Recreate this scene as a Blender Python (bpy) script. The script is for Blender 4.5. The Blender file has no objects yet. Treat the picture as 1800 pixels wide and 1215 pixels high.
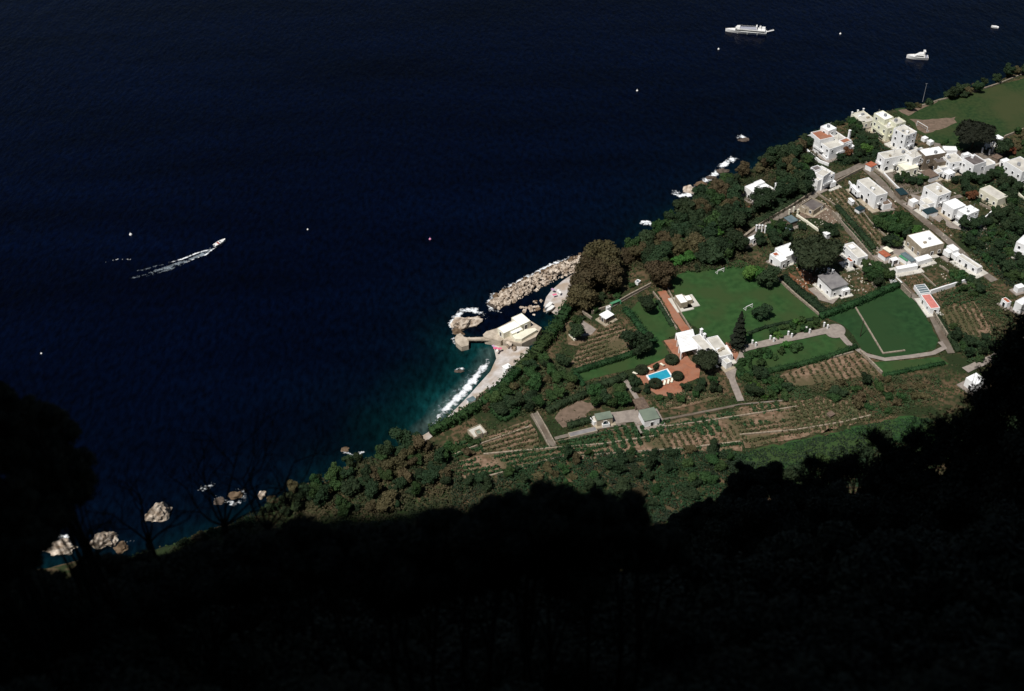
import bpy, bmesh, math, random
import numpy as np
from mathutils import Vector, Matrix, noise
random.seed(7); rng = np.random.default_rng(7)
S = bpy.context.scene
COL = S.collection
# ------------------------------------------------------------------ camera
CAM = Vector((0, 0, 285.0)); FPX = 2000.0; CX, CY = 900.0, 607.5
PITCH, ROLL = math.radians(40), math.radians(-2)
fwd = Vector((0, math.cos(PITCH), -math.sin(PITCH))); rt = Vector((1, 0, 0)); up = rt.cross(fwd)
RT = rt*math.cos(ROLL) + up*math.sin(ROLL); UP = -rt*math.sin(ROLL) + up*math.cos(ROLL)
cd = bpy.data.cameras.new('camera'); cam = bpy.data.objects.new('camera', cd); COL.objects.link(cam)
cd.sensor_width = 36; cd.lens = 40; cd.clip_start = 0.2; cd.clip_end = 30000
cd.dof.use_dof = True; cd.dof.focus_distance = 450; cd.dof.aperture_fstop = 2.8
m = Matrix((RT, UP, -fwd)).transposed().to_4x4(); m.translation = CAM; cam.matrix_world = m
S.camera = cam
# ------------------------------------------------------------------ sky, sun, exposure
SUN_AZ = Vector((-0.68, -0.73)).normalized(); SUN_EL = math.radians(60)
w = bpy.data.worlds.new('World'); S.world = w; w.use_nodes = True
nt = w.node_tree; bg = nt.nodes['Background']; sky = nt.nodes.new('ShaderNodeTexSky')
sky.sky_type = 'NISHITA'; sky.sun_disc = False; sky.sun_elevation = SUN_EL
sky.sun_rotation = math.atan2(SUN_AZ.x, SUN_AZ.y); sky.air_density = 1.0; sky.dust_density = 0.6
nt.links.new(sky.outputs[0], bg.inputs[0]); bg.inputs[1].default_value = 0.05
sl = bpy.data.lights.new('sun', 'SUN'); sl.energy = 5.0; sl.angle = math.radians(0.5); sl.color = (1, 0.955, 0.88)
so = bpy.data.objects.new('sun', sl); COL.objects.link(so); so.location = (-300, -300, 700)
tosun = Vector((SUN_AZ.x*math.cos(SUN_EL), SUN_AZ.y*math.cos(SUN_EL), math.sin(SUN_EL)))
so.rotation_euler = tosun.to_track_quat('Z', 'Y').to_euler()
vs = S.view_settings; vs.view_transform = 'Standard'; vs.look = 'None'; vs.exposure = -0.12; vs.gamma = 1.0; vs.use_curve_mapping = False
S.cycles.max_bounces = 5; S.cycles.diffuse_bounces = 2

ZP = 15.0                                             # height of the coastal terrace
def G(p, z=ZP):
    v = fwd*FPX + RT*(p[0]-CX) - UP*(p[1]-CY)
    t = (z-CAM.z)/v.z
    return Vector((v.x*t, v.y*t, z))
def K(ox, oy, k, *pts): return [(ox+x/k, oy+y/k) for x, y in pts]

# ------------------------------------------------------------------ materials
MATS = {}
def mat(name, c1, c2=None, scale=1.0, detail=4, rough=0.9, bump=0.0, contrast=(0.35, 0.65), c3=None, scale3=0.05, spec=0.2, orand=0.0):
    if name in MATS: return MATS[name]
    M = bpy.data.materials.new(name); M.use_nodes = True; N = M.node_tree.nodes; L = M.node_tree.links
    b = N['Principled BSDF']; b.inputs['Roughness'].default_value = rough; b.inputs['Specular IOR Level'].default_value = spec
    if c2 is None: c2 = tuple(x*0.82 for x in c1)
    if max(c1) < 0.30:                                # all dark ground and foliage colours share one calibration
        c1, c2, c3 = [None if c is None else tuple(x*0.80 for x in c) for c in (c1, c2, c3)]
    geo = N.new('ShaderNodeNewGeometry')
    def nz(sc, dt, lo, hi):
        n = N.new('ShaderNodeTexNoise'); n.inputs['Scale'].default_value = sc; n.inputs['Detail'].default_value = dt
        L.new(geo.outputs['Position'], n.inputs['Vector'])
        r = N.new('ShaderNodeMapRange'); r.inputs['From Min'].default_value = lo; r.inputs['From Max'].default_value = hi
        L.new(n.outputs['Fac'], r.inputs['Value']); return n, r
    def mix(f, a, bb):
        x = N.new('ShaderNodeMix'); x.data_type = 'RGBA'
        L.new(f, x.inputs['Factor'])
        for i, v in ((6, a), (7, bb)):
            if isinstance(v, tuple): x.inputs[i].default_value = (*v, 1)
            else: L.new(v, x.inputs[i])
        return x.outputs[2]
    n, r = nz(scale, detail, *contrast)
    col = mix(r.outputs[0], c1, c2)
    if c3 is not None:
        n3, r3 = nz(scale3, 3, 0.42, 0.62); col = mix(r3.outputs[0], col, c3)
    if orand:
        oi = N.new('ShaderNodeObjectInfo'); h = N.new('ShaderNodeHueSaturation')
        rr = N.new('ShaderNodeMapRange'); rr.inputs['To Min'].default_value = 1-orand; rr.inputs['To Max'].default_value = 1+orand
        L.new(oi.outputs['Random'], rr.inputs['Value']); L.new(rr.outputs[0], h.inputs['Value'])
        r2 = N.new('ShaderNodeMapRange'); r2.inputs['To Min'].default_value = 0.5-orand*0.12; r2.inputs['To Max'].default_value = 0.5+orand*0.08
        mm = N.new('ShaderNodeMath'); mm.operation = 'FRACT'; m2 = N.new('ShaderNodeMath'); m2.operation = 'MULTIPLY'; m2.inputs[1].default_value = 7.31
        L.new(oi.outputs['Random'], m2.inputs[0]); L.new(m2.outputs[0], mm.inputs[0]); L.new(mm.outputs[0], r2.inputs['Value'])
        L.new(r2.outputs[0], h.inputs['Hue']); L.new(col, h.inputs['Color']); col = h.outputs[0]
    L.new(col, b.inputs['Base Color'])
    if bump:
        bp = N.new('ShaderNodeBump'); bp.inputs['Strength'].default_value = bump; bp.inputs['Distance'].default_value = 0.1
        L.new(n.outputs['Fac'], bp.inputs['Height']); L.new(bp.outputs[0], b.inputs['Normal'])
    MATS[name] = M; return M
def leafm(name, c1, c2, var=0.25): return mat(name, c1, c2, 0.9, 5, 0.75, 0, (0.3, 0.7), orand=var, spec=0.15)

W_WHITE = mat('white_stucco', (0.86, 0.87, 0.89), (0.72, 0.72, 0.71), 0.45, 6, contrast=(0.45, 0.8))
W_CREAM = mat('cream_stucco', (0.82, 0.80, 0.67), (0.68, 0.65, 0.53), 0.4, 6)
W_YELL = mat('pale_yellow_stucco', (0.80, 0.80, 0.63), (0.68, 0.67, 0.53), 0.3, 6)
W_STONE = mat('bare_stone_wall', (0.25, 0.20, 0.15), (0.16, 0.13, 0.10), 0.8, 6, bump=0.4)
W_BEIGE = mat('beige_plaster', (0.40, 0.34, 0.26), (0.29, 0.25, 0.19), 0.6, 6)
R_WHITE = mat('whitewashed_roof', (0.88, 0.90, 0.91), (0.66, 0.67, 0.66), 0.35, 8, contrast=(0.5, 0.85))
R_GREY = mat('concrete_roof', (0.62, 0.60, 0.55), (0.42, 0.40, 0.36), 0.35, 8, contrast=(0.3, 0.7))
R_DARK = mat('bitumen_roof', (0.12, 0.10, 0.10), (0.20, 0.18, 0.17), 0.3, 7)
R_GREY2 = mat('weathered_grey_roof', (0.20, 0.19, 0.20), (0.30, 0.29, 0.29), 0.4, 7)
R_GREEN = mat('green_felt_roof', (0.22, 0.27, 0.21), (0.17, 0.21, 0.17), 0.4, 6)
R_TILE = mat('terracotta_tile', (0.42, 0.13, 0.07), (0.30, 0.09, 0.05), 1.2, 5)
R_PINK = mat('pink_tile', (0.62, 0.22, 0.19), (0.50, 0.17, 0.15), 1.0, 5)
R_BROWN = mat('reed_roof', (0.22, 0.16, 0.12), (0.14, 0.10, 0.08), 1.5, 5)
GLASS = mat('dark_window_glass', (0.02, 0.025, 0.03), None, 1, rough=0.15, spec=0.5)
DOORM = mat('dark_door_wood', (0.07, 0.06, 0.05), None, 1)
GREYM = mat('grey_paint', (0.30, 0.31, 0.33), None, 1, rough=0.5)
BLUEG = mat('blue_grey_sheet', (0.12, 0.17, 0.19), (0.18, 0.24, 0.26), 0.6, rough=0.4)
TEALM = mat('teal_tarpaulin', (0.012, 0.035, 0.045), (0.02, 0.05, 0.06), 0.6, rough=0.6)
GREENS = mat('green_sheet', (0.06, 0.28, 0.14), (0.12, 0.36, 0.20), 0.5, rough=0.5)
PAVE = mat('gravel_paving', (0.30, 0.26, 0.23), (0.22, 0.19, 0.17), 0.7, 8)
LANE = mat('lane_concrete', (0.27, 0.235, 0.20), (0.18, 0.155, 0.13), 0.6, 8, c3=(0.14, 0.11, 0.085), scale3=0.12)
WALLST = mat('dry_stone_wall', (0.34, 0.29, 0.23), (0.18, 0.15, 0.12), 1.4, 6, bump=0.5)
TERRA = mat('terracotta_paving', (0.34, 0.14, 0.08), (0.25, 0.10, 0.06), 0.8, 8, c3=(0.30, 0.15, 0.10), scale3=0.2)
SOIL = mat('dug_soil', (0.29, 0.195, 0.135), (0.15, 0.098, 0.060), 0.7, 12, contrast=(0.4, 0.6), c3=(0.11, 0.092, 0.048), scale3=0.09)
SOILR = mat('red_soil', (0.24, 0.10, 0.05), (0.16, 0.075, 0.04), 0.5, 8)
DIRT = mat('pale_dirt', (0.23, 0.165, 0.125), (0.15, 0.11, 0.08), 0.6, 12)
LAWN = mat('mown_lawn', (0.022, 0.066, 0.017), (0.036, 0.096, 0.026), 0.45, 14, contrast=(0.36, 0.64), c3=(0.040, 0.074, 0.022), scale3=0.09)
LAWNB = mat('watered_lawn', (0.013, 0.046, 0.014), (0.023, 0.072, 0.022), 0.45, 14, contrast=(0.36, 0.64), c3=(0.022, 0.058, 0.018), scale3=0.05)
FIELD = mat('dry_pitch_grass', (0.016, 0.042, 0.012), (0.036, 0.064, 0.019), 0.6, 12, contrast=(0.36, 0.64), c3=(0.050, 0.062, 0.022), scale3=0.05)
ROCKM = mat('limestone_rock', (0.62, 0.54, 0.46), (0.25, 0.19, 0.14), 0.5, 8, bump=0.8)
ROCKB = mat('wet_brown_rock', (0.20, 0.14, 0.09), (0.12, 0.08, 0.05), 0.6, 8, bump=0.8)
ROCKD = mat('wet_dark_rock', (0.07, 0.055, 0.045), (0.14, 0.11, 0.09), 0.5, 8, bump=0.8)
CONC = mat('quay_concrete', (0.52, 0.45, 0.37), (0.34, 0.29, 0.23), 0.6, 8)
SHING = mat('pale_shingle', (0.56, 0.53, 0.52), (0.42, 0.39, 0.37), 0.5, 12, c3=(0.36, 0.29, 0.23), scale3=0.16)
BOATW = mat('white_gelcoat', (0.80, 0.80, 0.79), (0.76, 0.76, 0.76), 1, rough=0.3, spec=0.4)
BOATG = mat('grey_deck', (0.26, 0.27, 0.34), (0.34, 0.35, 0.41), 1.0, rough=0.6)
FOAMM = mat('sea_foam', (0.80, 0.86, 0.90), (0.50, 0.60, 0.68), 0.6, 6)
FOAMD = mat('thin_sea_foam', (0.22, 0.32, 0.40), (0.10, 0.17, 0.24), 0.6, 6)
BARK = mat('bark', (0.05, 0.038, 0.028), None, 2)
CLIFFM = mat('unseen_cliff_rock', (0.10, 0.09, 0.075), (0.05, 0.045, 0.035), 0.15, 8)
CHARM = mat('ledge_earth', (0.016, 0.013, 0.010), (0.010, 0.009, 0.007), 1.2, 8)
F_DARK = leafm('dark_evergreen_leaf', (0.016, 0.036, 0.016), (0.031, 0.053, 0.023))
F_PINE = leafm('stone_pine_needles', (0.019, 0.031, 0.015), (0.035, 0.046, 0.022))
F_GREEN = leafm('green_leaf', (0.021, 0.054, 0.017), (0.042, 0.084, 0.026))
F_BRIGHT = leafm('bright_green_leaf', (0.045, 0.115, 0.024), (0.06, 0.14, 0.03))
F_OLIVE = leafm('olive_brown_leaf', (0.066, 0.060, 0.028), (0.10, 0.085, 0.042))
F_CEDAR = leafm('rusty_cedar_foliage', (0.052, 0.046, 0.023), (0.088, 0.067, 0.034))
F_RUST = leafm('rust_orange_leaf', (0.13, 0.065, 0.028), (0.18, 0.085, 0.035))
F_ARAU = leafm('blackish_conifer_needles', (0.016, 0.022, 0.014), (0.024, 0.03, 0.018))
F_HEDGE = leafm('hedge_leaf', (0.014, 0.048, 0.016), (0.024, 0.068, 0.022), 0.15)
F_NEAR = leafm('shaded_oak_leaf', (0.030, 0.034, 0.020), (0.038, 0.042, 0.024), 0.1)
F_VINE = leafm('vine_leaf', (0.022, 0.062, 0.024), (0.044, 0.088, 0.034), 0.05)
F_VINED = leafm('dry_vine_leaf', (0.075, 0.085, 0.036), (0.10, 0.10, 0.05), 0.05)

# ------------------------------------------------------------------ mesh helpers
def tag(o, label=None, cat=None, group=None, kind=None):
    if label: o['label'] = label
    if cat: o['category'] = cat
    if group: o['group'] = group
    if kind: o['kind'] = kind
    return o
def link(name, me, parent=None, loc=None, rz=0):
    o = bpy.data.objects.new(name, me); COL.objects.link(o)
    if parent is not None: o.parent = parent
    if loc is not None: o.location = loc
    if rz: o.rotation_euler[2] = rz
    return o
def empty(name, loc, rz=0):
    o = link(name, None, None, loc, rz); o.empty_display_size = 0.5; return o
def pyd(name, verts, faces, ma):
    me = bpy.data.meshes.new(name); me.from_pydata([tuple(v) for v in verts], [], faces); me.materials.append(ma); me.update(); return me
def npmesh(name, V, F, ma, smooth=False):
    V = np.asarray(V, dtype=np.float32); F = np.asarray(F, dtype=np.int32); n, k = F.shape
    me = bpy.data.meshes.new(name); me.vertices.add(len(V)); me.vertices.foreach_set('co', V.ravel())
    me.loops.add(n*k); me.loops.foreach_set('vertex_index', F.ravel())
    me.polygons.add(n); me.polygons.foreach_set('loop_start', np.arange(n, dtype=np.int32)*k)
    me.polygons.foreach_set('loop_total', np.full(n, k, dtype=np.int32))
    if smooth: me.polygons.foreach_set('use_smooth', np.ones(n, dtype=bool))
    me.materials.append(ma); me.update(calc_edges=True); return me
def boxes(name, lst, ma):
    """lst of (cx,cy,cz,sx,sy,sz,rz): joined boxes of one part"""
    V, F = [], []
    for cx, cy, cz, sx, sy, sz, rz in lst:
        c, s = math.cos(rz), math.sin(rz); i = len(V)
        for dx, dy, dz in ((-1,-1,-1),(1,-1,-1),(1,1,-1),(-1,1,-1),(-1,-1,1),(1,-1,1),(1,1,1),(-1,1,1)):
            x, y = dx*sx/2, dy*sy/2
            V.append((cx+x*c-y*s, cy+x*s+y*c, cz+dz*sz/2))
        for f in ((0,3,2,1),(4,5,6,7),(0,1,5,4),(1,2,6,5),(2,3,7,6),(3,0,4,7)): F.append(tuple(i+k for k in f))
    return pyd(name, V, F, ma)
def poly_prism(name, pts, z0, z1, ma):
    n = len(pts)
    a = sum(pts[i][0]*pts[(i+1) % n][1]-pts[(i+1) % n][0]*pts[i][1] for i in range(n))
    if a < 0: pts = pts[::-1]
    V = [(p[0], p[1], z0) for p in pts]+[(p[0], p[1], z1) for p in pts]
    F = [tuple(range(n-1, -1, -1)), tuple(range(n, 2*n))]+[(i, (i+1) % n, n+(i+1) % n, n+i) for i in range(n)]
    return pyd(name, V, F, ma)
def sheet(name, pts, z, ma):
    n = len(pts)
    a = sum(pts[i][0]*pts[(i+1) % n][1]-pts[(i+1) % n][0]*pts[i][1] for i in range(n))
    if a < 0: pts = pts[::-1]
    bm = bmesh.new(); f = bm.faces.new([bm.verts.new((p[0], p[1], z)) for p in pts])
    bmesh.ops.triangulate(bm, faces=[f]); me = bpy.data.meshes.new(name); bm.to_mesh(me); bm.free(); me.materials.append(ma); return me
def inpoly(P, pts):
    x, y = P[:, 0], P[:, 1]; r = np.zeros(len(P), bool); n = len(pts)
    for i in range(n):
        x0, y0 = pts[i][0], pts[i][1]; x1, y1 = pts[(i+1) % n][0], pts[(i+1) % n][1]
        if y0 == y1: continue
        c = ((y0 > y) != (y1 > y)) & (x < (x1-x0)*(y-y0)/(y1-y0)+x0); r ^= c
    return r
def distpoly(P, pts, closed=True):
    d = np.full(len(P), 1e9); n = len(pts)
    for i in range(n if closed else n-1):
        a = np.array(pts[i][:2], float); b = np.array(pts[(i+1) % n][:2], float); ab = b-a
        t = np.clip(((P-a)@ab)/(ab@ab+1e-9), 0, 1); d = np.minimum(d, np.linalg.norm(P-(a+t[:, None]*ab), axis=1))
    return d
def sstep(x, a, b):
    t = np.clip((x-a)/(b-a), 0, 1); return t*t*(3-2*t)
def quads(C, size, nrm=None, jit=1.0, aspect=1.0):
    """leaf-sized quads at points C"""
    n = len(C); size = np.broadcast_to(size, (n,))
    d = rng.normal(size=(n, 3)); d /= np.linalg.norm(d, axis=1)[:, None]+1e-9
    if nrm is not None: d = nrm+d*jit; d /= np.linalg.norm(d, axis=1)[:, None]+1e-9
    r = rng.normal(size=(n, 3)); u = np.cross(d, r); u /= np.linalg.norm(u, axis=1)[:, None]+1e-9; v = np.cross(d, u)
    u = u*size[:, None]*0.5; v = v*size[:, None]*0.5*aspect
    V = np.stack([C-u-v*0.25, C-v, C+u+v*0.2, C+v], 1).reshape(-1, 3)
    return V, np.arange(4*n).reshape(n, 4)

# ------------------------------------------------------------------ terrain
EDGE_PX = [(-260,1110),(60,990),(190,985),(300,962),(345,938),(410,918),(478,886),(520,864),(560,842),(610,822),(660,806),(705,782),(752,775),
  (800,748),(848,722),(885,694),(912,664),(940,640),(968,604),(990,574),(1003,548),(1003,520),(1020,490),(1045,465),(1075,452),(1110,436),(1140,420),
  (1172,392),(1200,366),(1232,344),(1262,330),(1290,308),(1336,287),(1402,254),(1445,234),(1500,206),(1560,196),(1605,192),(1655,176),
  (1705,163),(1755,143),(1800,124),(1900,84),(2100,4),(2500,-120)]
LAND = [tuple(G(p)[:2]) for p in EDGE_PX] + [(700, 800), (700, -300), (-330, -300), (-300, 60)]
def Hnp(P):
    x, y = P[:, 0], P[:, 1]
    ins = inpoly(P, LAND); d = distpoly(P, LAND); sd = np.where(ins, d, -d)
    wob = 1.6*np.sin(x*0.23+1.3*np.sin(y*0.17))+1.2*np.sin(y*0.31+x*0.11)
    h = -6+21*sstep(sd+wob*np.exp(-np.abs(sd)/12)*0.9, -9, 0.5)
    yf = 245+np.maximum(0, x-80)*0.45
    t = np.clip((yf-y)/(yf-12), 0, 1)
    m_ = 225*t**1.5
    m_ += np.where(t > 0, 1, 0)*np.minimum(m_, 12)*0.25*(np.sin(x*0.09+y*0.05)+np.sin(y*0.13-x*0.04))
    return h+m_*sstep(sd, 0, 75), sd
def H(x, y): return float(Hnp(np.array([[x, y]]))[0][0])
xs = np.concatenate([np.arange(-330, -200, 6), np.arange(-200, 300, 2.0), np.arange(300, 701, 8)])
ys = np.concatenate([np.arange(-300, 150, 10), np.arange(150, 620, 2.0), np.arange(620, 801, 10)])
X, Y = np.meshgrid(xs, ys); P = np.stack([X.ravel(), Y.ravel()], 1); Z, SD = Hnp(P)
nx, ny = len(xs), len(ys)
def gridfaces(nx, ny):
    i = np.arange((ny-1)*nx).reshape(ny-1, nx)[:, :-1].ravel(); return np.stack([i, i+1, i+nx+1, i+nx], 1)
GROUND = mat('scrubby_earth', (0.135, 0.090, 0.052), (0.036, 0.045, 0.017), 0.55, 12, 0.95, 0.5, (0.44, 0.58), c3=(0.022, 0.036, 0.012), scale3=0.06)
tag(link('terrain', npmesh('terrain', np.column_stack([P, Z]), gridfaces(nx, ny), GROUND, True)), kind='structure')

# sea
xs = np.concatenate([[-9000, -4000, -2000, -1000, -700, -500], np.arange(-420, 360, 3.0), [400, 500, 700, 1000, 2000, 4000, 9000]])
ys = np.concatenate([[-3000, -1000, -300, 0, 100], np.arange(170, 560, 3.0), [600, 700, 900, 1200, 2000, 4000, 8000, 16000]])
X, Y = np.meshgrid(xs, ys); P = np.stack([X.ravel(), Y.ravel()], 1)
BEACH_W = [tuple(G(p, 0)[:2]) for p in [(745,752),(765,735),(795,705),(825,672),(852,642),(862,618),(850,608)]]
db = distpoly(P, BEACH_W, False); dc = distpoly(P, LAND)
sh = 0.45*np.exp(-db/4.0)+0.40*np.exp(-(db/21.0)**1.3)+0.16*np.exp(-np.maximum(dc-9, 0)/9.0)+0.14*np.exp(-np.maximum(dc-9, 0)/40.0)
for q_ in ((850,578),(885,562),(925,540)):
    g_ = G(q_, 0); sh = sh*(1-0.75*np.exp(-(((P[:, 0]-g_.x)**2+(P[:, 1]-g_.y)**2)/120.0)))
sea_me = npmesh('sea', np.column_stack([P, np.zeros(len(P))]), gridfaces(len(xs), len(ys)), FOAMM)
at = sea_me.attributes.new('shallow', 'FLOAT', 'POINT'); at.data.foreach_set('value', np.clip(sh, 0, 1).astype(np.float32))
M = bpy.data.materials.new('sea_water'); M.use_nodes = True; N = M.node_tree.nodes; L = M.node_tree.links; b = N['Principled BSDF']
geo = N.new('ShaderNodeNewGeometry'); A = N.new('ShaderNodeAttribute'); A.attribute_name = 'shallow'
n1 = N.new('ShaderNodeTexNoise'); n1.inputs['Scale'].default_value = 0.055; n1.inputs['Detail'].default_value = 5; L.new(geo.outputs['Position'], n1.inputs['Vector'])
ad = N.new('ShaderNodeMath'); ad.operation = 'MULTIPLY_ADD'; L.new(n1.outputs['Fac'], ad.inputs[0]); ad.inputs[1].default_value = 0.9; ad.inputs[2].default_value = 0.55
mu = N.new('ShaderNodeMath'); mu.operation = 'MULTIPLY'; L.new(A.outputs['Fac'], mu.inputs[0]); L.new(ad.outputs[0], mu.inputs[1])
cr = N.new('ShaderNodeValToRGB'); L.new(mu.outputs[0], cr.inputs[0]); e = cr.color_ramp.elements
e[0].position = 0; e[0].color = (0.00016, 0.0010, 0.0056, 1); e[1].position = 1; e[1].color = (0.055, 0.085, 0.08, 1)
for p_, c_ in ((0.12, (0.0003, 0.0020, 0.0058, 1)), (0.32, (0.0005, 0.0080, 0.0105, 1)), (0.55, (0.0020, 0.0235, 0.0255, 1))):
    q = e.new(p_); q.color = c_
wv = N.new('ShaderNodeTexNoise'); wv.inputs['Scale'].default_value = 0.5; wv.inputs['Detail'].default_value = 9
wr = N.new('ShaderNodeMapRange'); wr.inputs['From Min'].default_value = 0.3; wr.inputs['From Max'].default_value = 0.7; wr.inputs['To Min'].default_value = 0.45; wr.inputs['To Max'].default_value = 1.75; L.new(wv.outputs['Fac'], wr.inputs['Value'])
wm = N.new('ShaderNodeMix'); wm.data_type = 'RGBA'; wm.blend_type = 'MULTIPLY'; wm.inputs[0].default_value = 1.0; L.new(cr.outputs[0], wm.inputs[6]); L.new(wr.outputs[0], wm.inputs[7])
sw = N.new('ShaderNodeTexNoise'); sw.inputs['Scale'].default_value = 0.02; sw.inputs['Detail'].default_value = 5
sr = N.new('ShaderNodeMapRange'); sr.inputs['From Min'].default_value = 0.3; sr.inputs['From Max'].default_value = 0.7; sr.inputs['To Min'].default_value = 0.6; sr.inputs['To Max'].default_value = 1.5; L.new(sw.outputs['Fac'], sr.inputs['Value'])
wm2 = N.new('ShaderNodeMix'); wm2.data_type = 'RGBA'; wm2.blend_type = 'MULTIPLY'; wm2.inputs[0].default_value = 1.0; L.new(wm.outputs[2], wm2.inputs[6]); L.new(sr.outputs[0], wm2.inputs[7])
L.new(wm2.outputs[2], b.inputs['Base Color']); b.inputs['Roughness'].default_value = 0.25; b.inputs['IOR'].default_value = 1.33; b.inputs['Specular IOR Level'].default_value = 0.085
mp = N.new('ShaderNodeMapping'); mp.inputs['Rotation'].default_value = (0, 0, math.radians(25)); mp.inputs['Scale'].default_value = (1, 0.45, 1); L.new(geo.outputs['Position'], mp.inputs['Vector'])
L.new(mp.outputs[0], wv.inputs['Vector']); mp2 = N.new('ShaderNodeMapping'); mp2.inputs['Rotation'].default_value = (0, 0, math.radians(-28)); mp2.inputs['Scale'].default_value = (0.35, 1.6, 1); L.new(geo.outputs['Position'], mp2.inputs['Vector']); L.new(mp2.outputs[0], sw.inputs['Vector'])
n2 = N.new('ShaderNodeTexNoise'); n2.inputs['Scale'].default_value = 0.55; n2.inputs['Detail'].default_value = 6; L.new(mp.outputs[0], n2.inputs['Vector'])
n3 = N.new('ShaderNodeTexNoise'); n3.inputs['Scale'].default_value = 0.12; n3.inputs['Detail'].default_value = 3; L.new(mp.outputs[0], n3.inputs['Vector'])
b1 = N.new('ShaderNodeBump'); b1.inputs['Strength'].default_value = 0.55; b1.inputs['Distance'].default_value = 0.5; L.new(n2.outputs['Fac'], b1.inputs['Height'])
b2 = N.new('ShaderNodeBump'); b2.inputs['Strength'].default_value = 0.3; b2.inputs['Distance'].default_value = 1.5; L.new(n3.outputs['Fac'], b2.inputs['Height']); L.new(b1.outputs[0], b2.inputs['Normal'])
L.new(b2.outputs[0], b.inputs['Normal'])
sea_me.materials[0] = M; tag(link('sea', sea_me), kind='structure')

# unseen cliff, added beside and behind the viewpoint to shade the foreground, and the ledge the camera stands above
def shading_cliff(name, path, z0, z1, amp, nz_, ma):
    V, F = [], []; n = len(path)
    for j in range(nz_+1):
        for x, y in path:
            z = z0+(z1+135*min(1, max(0, (-150-x)/60))+14*noise.noise(Vector((x*0.04, 0, 2)))-z0)*j/nz_  # crest raised at the left so its shadow reaches the coastal slope
            q = noise.noise_vector(Vector((x*0.06, y*0.06, z*0.05)))*amp+noise.noise_vector(Vector((x*0.3, y*0.3, z*0.2)))*amp*0.25
            V.append((x+q.x, y+q.y, z))
    for j in range(nz_):
        for i in range(n): F.append((j*n+i, j*n+(i+1) % n, (j+1)*n+(i+1) % n, (j+1)*n+i))
    F.append(tuple(range(nz_*n, (nz_+1)*n)))
    return pyd(name, V, F, ma)
def dens(pts, step=4):
    out = []
    for i in range(len(pts)):
        a, b_ = Vector(pts[i]), Vector(pts[(i+1) % len(pts)]); k = max(1, int((b_-a).length/step))
        out += [tuple(a.lerp(b_, t/k)) for t in range(k)]
    return out
tag(link('cliff', shading_cliff('cliff', dens([(-328, -8), (-332, -90), (240, -90), (230, -16), (60, -13), (0, -10), (-60, -11)], 6), 100, 470, 4.0, 38, CLIFFM)), kind='structure')  # out of view, added and shaped to cast shade on ledge and slope
def LZ(x, y): return 283.25-1.12*max(y, -1)+0.35*noise.noise(Vector((x*0.5, y*0.5, 3)))+0.12*noise.noise(Vector((x*2, y*2, 1)))+0.05*abs(x)*0
lx = np.arange(-26, 26.1, 0.4); ly = np.arange(-12, 8.7, 0.4); V = []
for y in ly:
    for x in lx: V.append((x, y+(0.6*math.sin(x*0.8) if y > 8 else 0), LZ(x, y)))
k = len(V); F = [tuple(f) for f in gridfaces(len(lx), len(ly))]
base = (len(ly)-1)*len(lx)
for i in range(len(lx)): V.append((lx[i]*1.02, 10.2+noise.noise(Vector((lx[i]*0.3, 0, 0))), 225))
for i in range(len(lx)-1): F.append((base+i, base+i+1, k+i+1, k+i))
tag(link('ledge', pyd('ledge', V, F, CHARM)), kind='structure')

# ------------------------------------------------------------------ ground patches
NP = [0]
def patch(name, px, ma, z=ZP, rough=0.0):
    NP[0] += 1
    pts = [G(p, z) for p in px]
    if rough:
        out = []
        for i in range(len(pts)):
            a, b_ = pts[i], pts[(i+1) % len(pts)]; k = max(1, int((b_-a).length/2.5))
            for t in range(k):
                q = a.lerp(b_, t/k); nv = noise.noise_vector(q*0.35); out.append(Vector((q.x+nv.x*rough, q.y+nv.y*rough, z)))
        pts = out
    return tag(link(name, sheet(name, pts, z+0.03+0.006*NP[0], ma)), kind='structure')
def strip(name, px, wid, ma, z=ZP, kind='structure'):
    NP[0] += 1; pts = [G(p, z) for p in px]; V, F = [], []; out = []
    for i in range(len(pts)-1):
        k = max(1, int((pts[i+1]-pts[i]).length/3))
        out += [pts[i].lerp(pts[i+1], t/k) for t in range(k)]
    out.append(pts[-1])
    for i, p in enumerate(out):
        d = (out[min(i+1, len(out)-1)]-out[max(i-1, 0)]).normalized(); nn = Vector((-d.y, d.x, 0))
        w_ = wid*0.5*(1+0.15*noise.noise(p*0.2))
        V += [p+nn*w_, p-nn*w_]
    for v in V: v.z = z+0.03+0.006*NP[0]
    for i in range(len(out)-1): F.append((2*i, 2*i+1, 2*i+3, 2*i+2))
    return tag(link(name, pyd(name, V, F, ma)), kind='structure')
patch('lawn', [(1180,494),(1192,482),(1225,470),(1262,462),(1300,456),(1325,468),(1345,488),(1366,492),(1395,520),(1430,548),(1447,560),(1440,574),(1380,590),(1312,606),(1262,604),(1228,580),(1200,560),(1188,530)], LAWN, rough=0.8)
patch('lawn', [(1312,618),(1450,586),(1478,590),(1502,612),(1400,642),(1302,664),(1288,655),(1306,632)], LAWN, rough=0.6)
patch('lawn', [(1108,545),(1122,530),(1146,524),(1160,530),(1192,586),(1164,600),(1174,618),(1182,628),(1128,644),(1018,672),(1006,655),(1090,630),(1140,612),(1152,600),(1128,572)], LAWN, rough=0.5)
patch('lawn', [(1446,556),(1500,536),(1550,514),(1578,504),(1602,520),(1612,528),(1650,598),(1644,614),(1590,628),(1550,630),(1515,615),(1500,590),(1480,570)], LAWNB, rough=0.6)
patch('pitch', [(1572,192),(1610,186),(1650,174),(1720,160),(1800,138),(1920,96),(1920,205),(1800,230),(1760,242),(1700,262),(1655,262),(1636,250),(1612,232),(1595,212)], FIELD, rough=0.8)
patch('dirt_patch', [(1602,212),(1640,210),(1681,207),(1678,216),(1655,228),(1625,232),(1612,226)], DIRT, rough=2.6)
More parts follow.
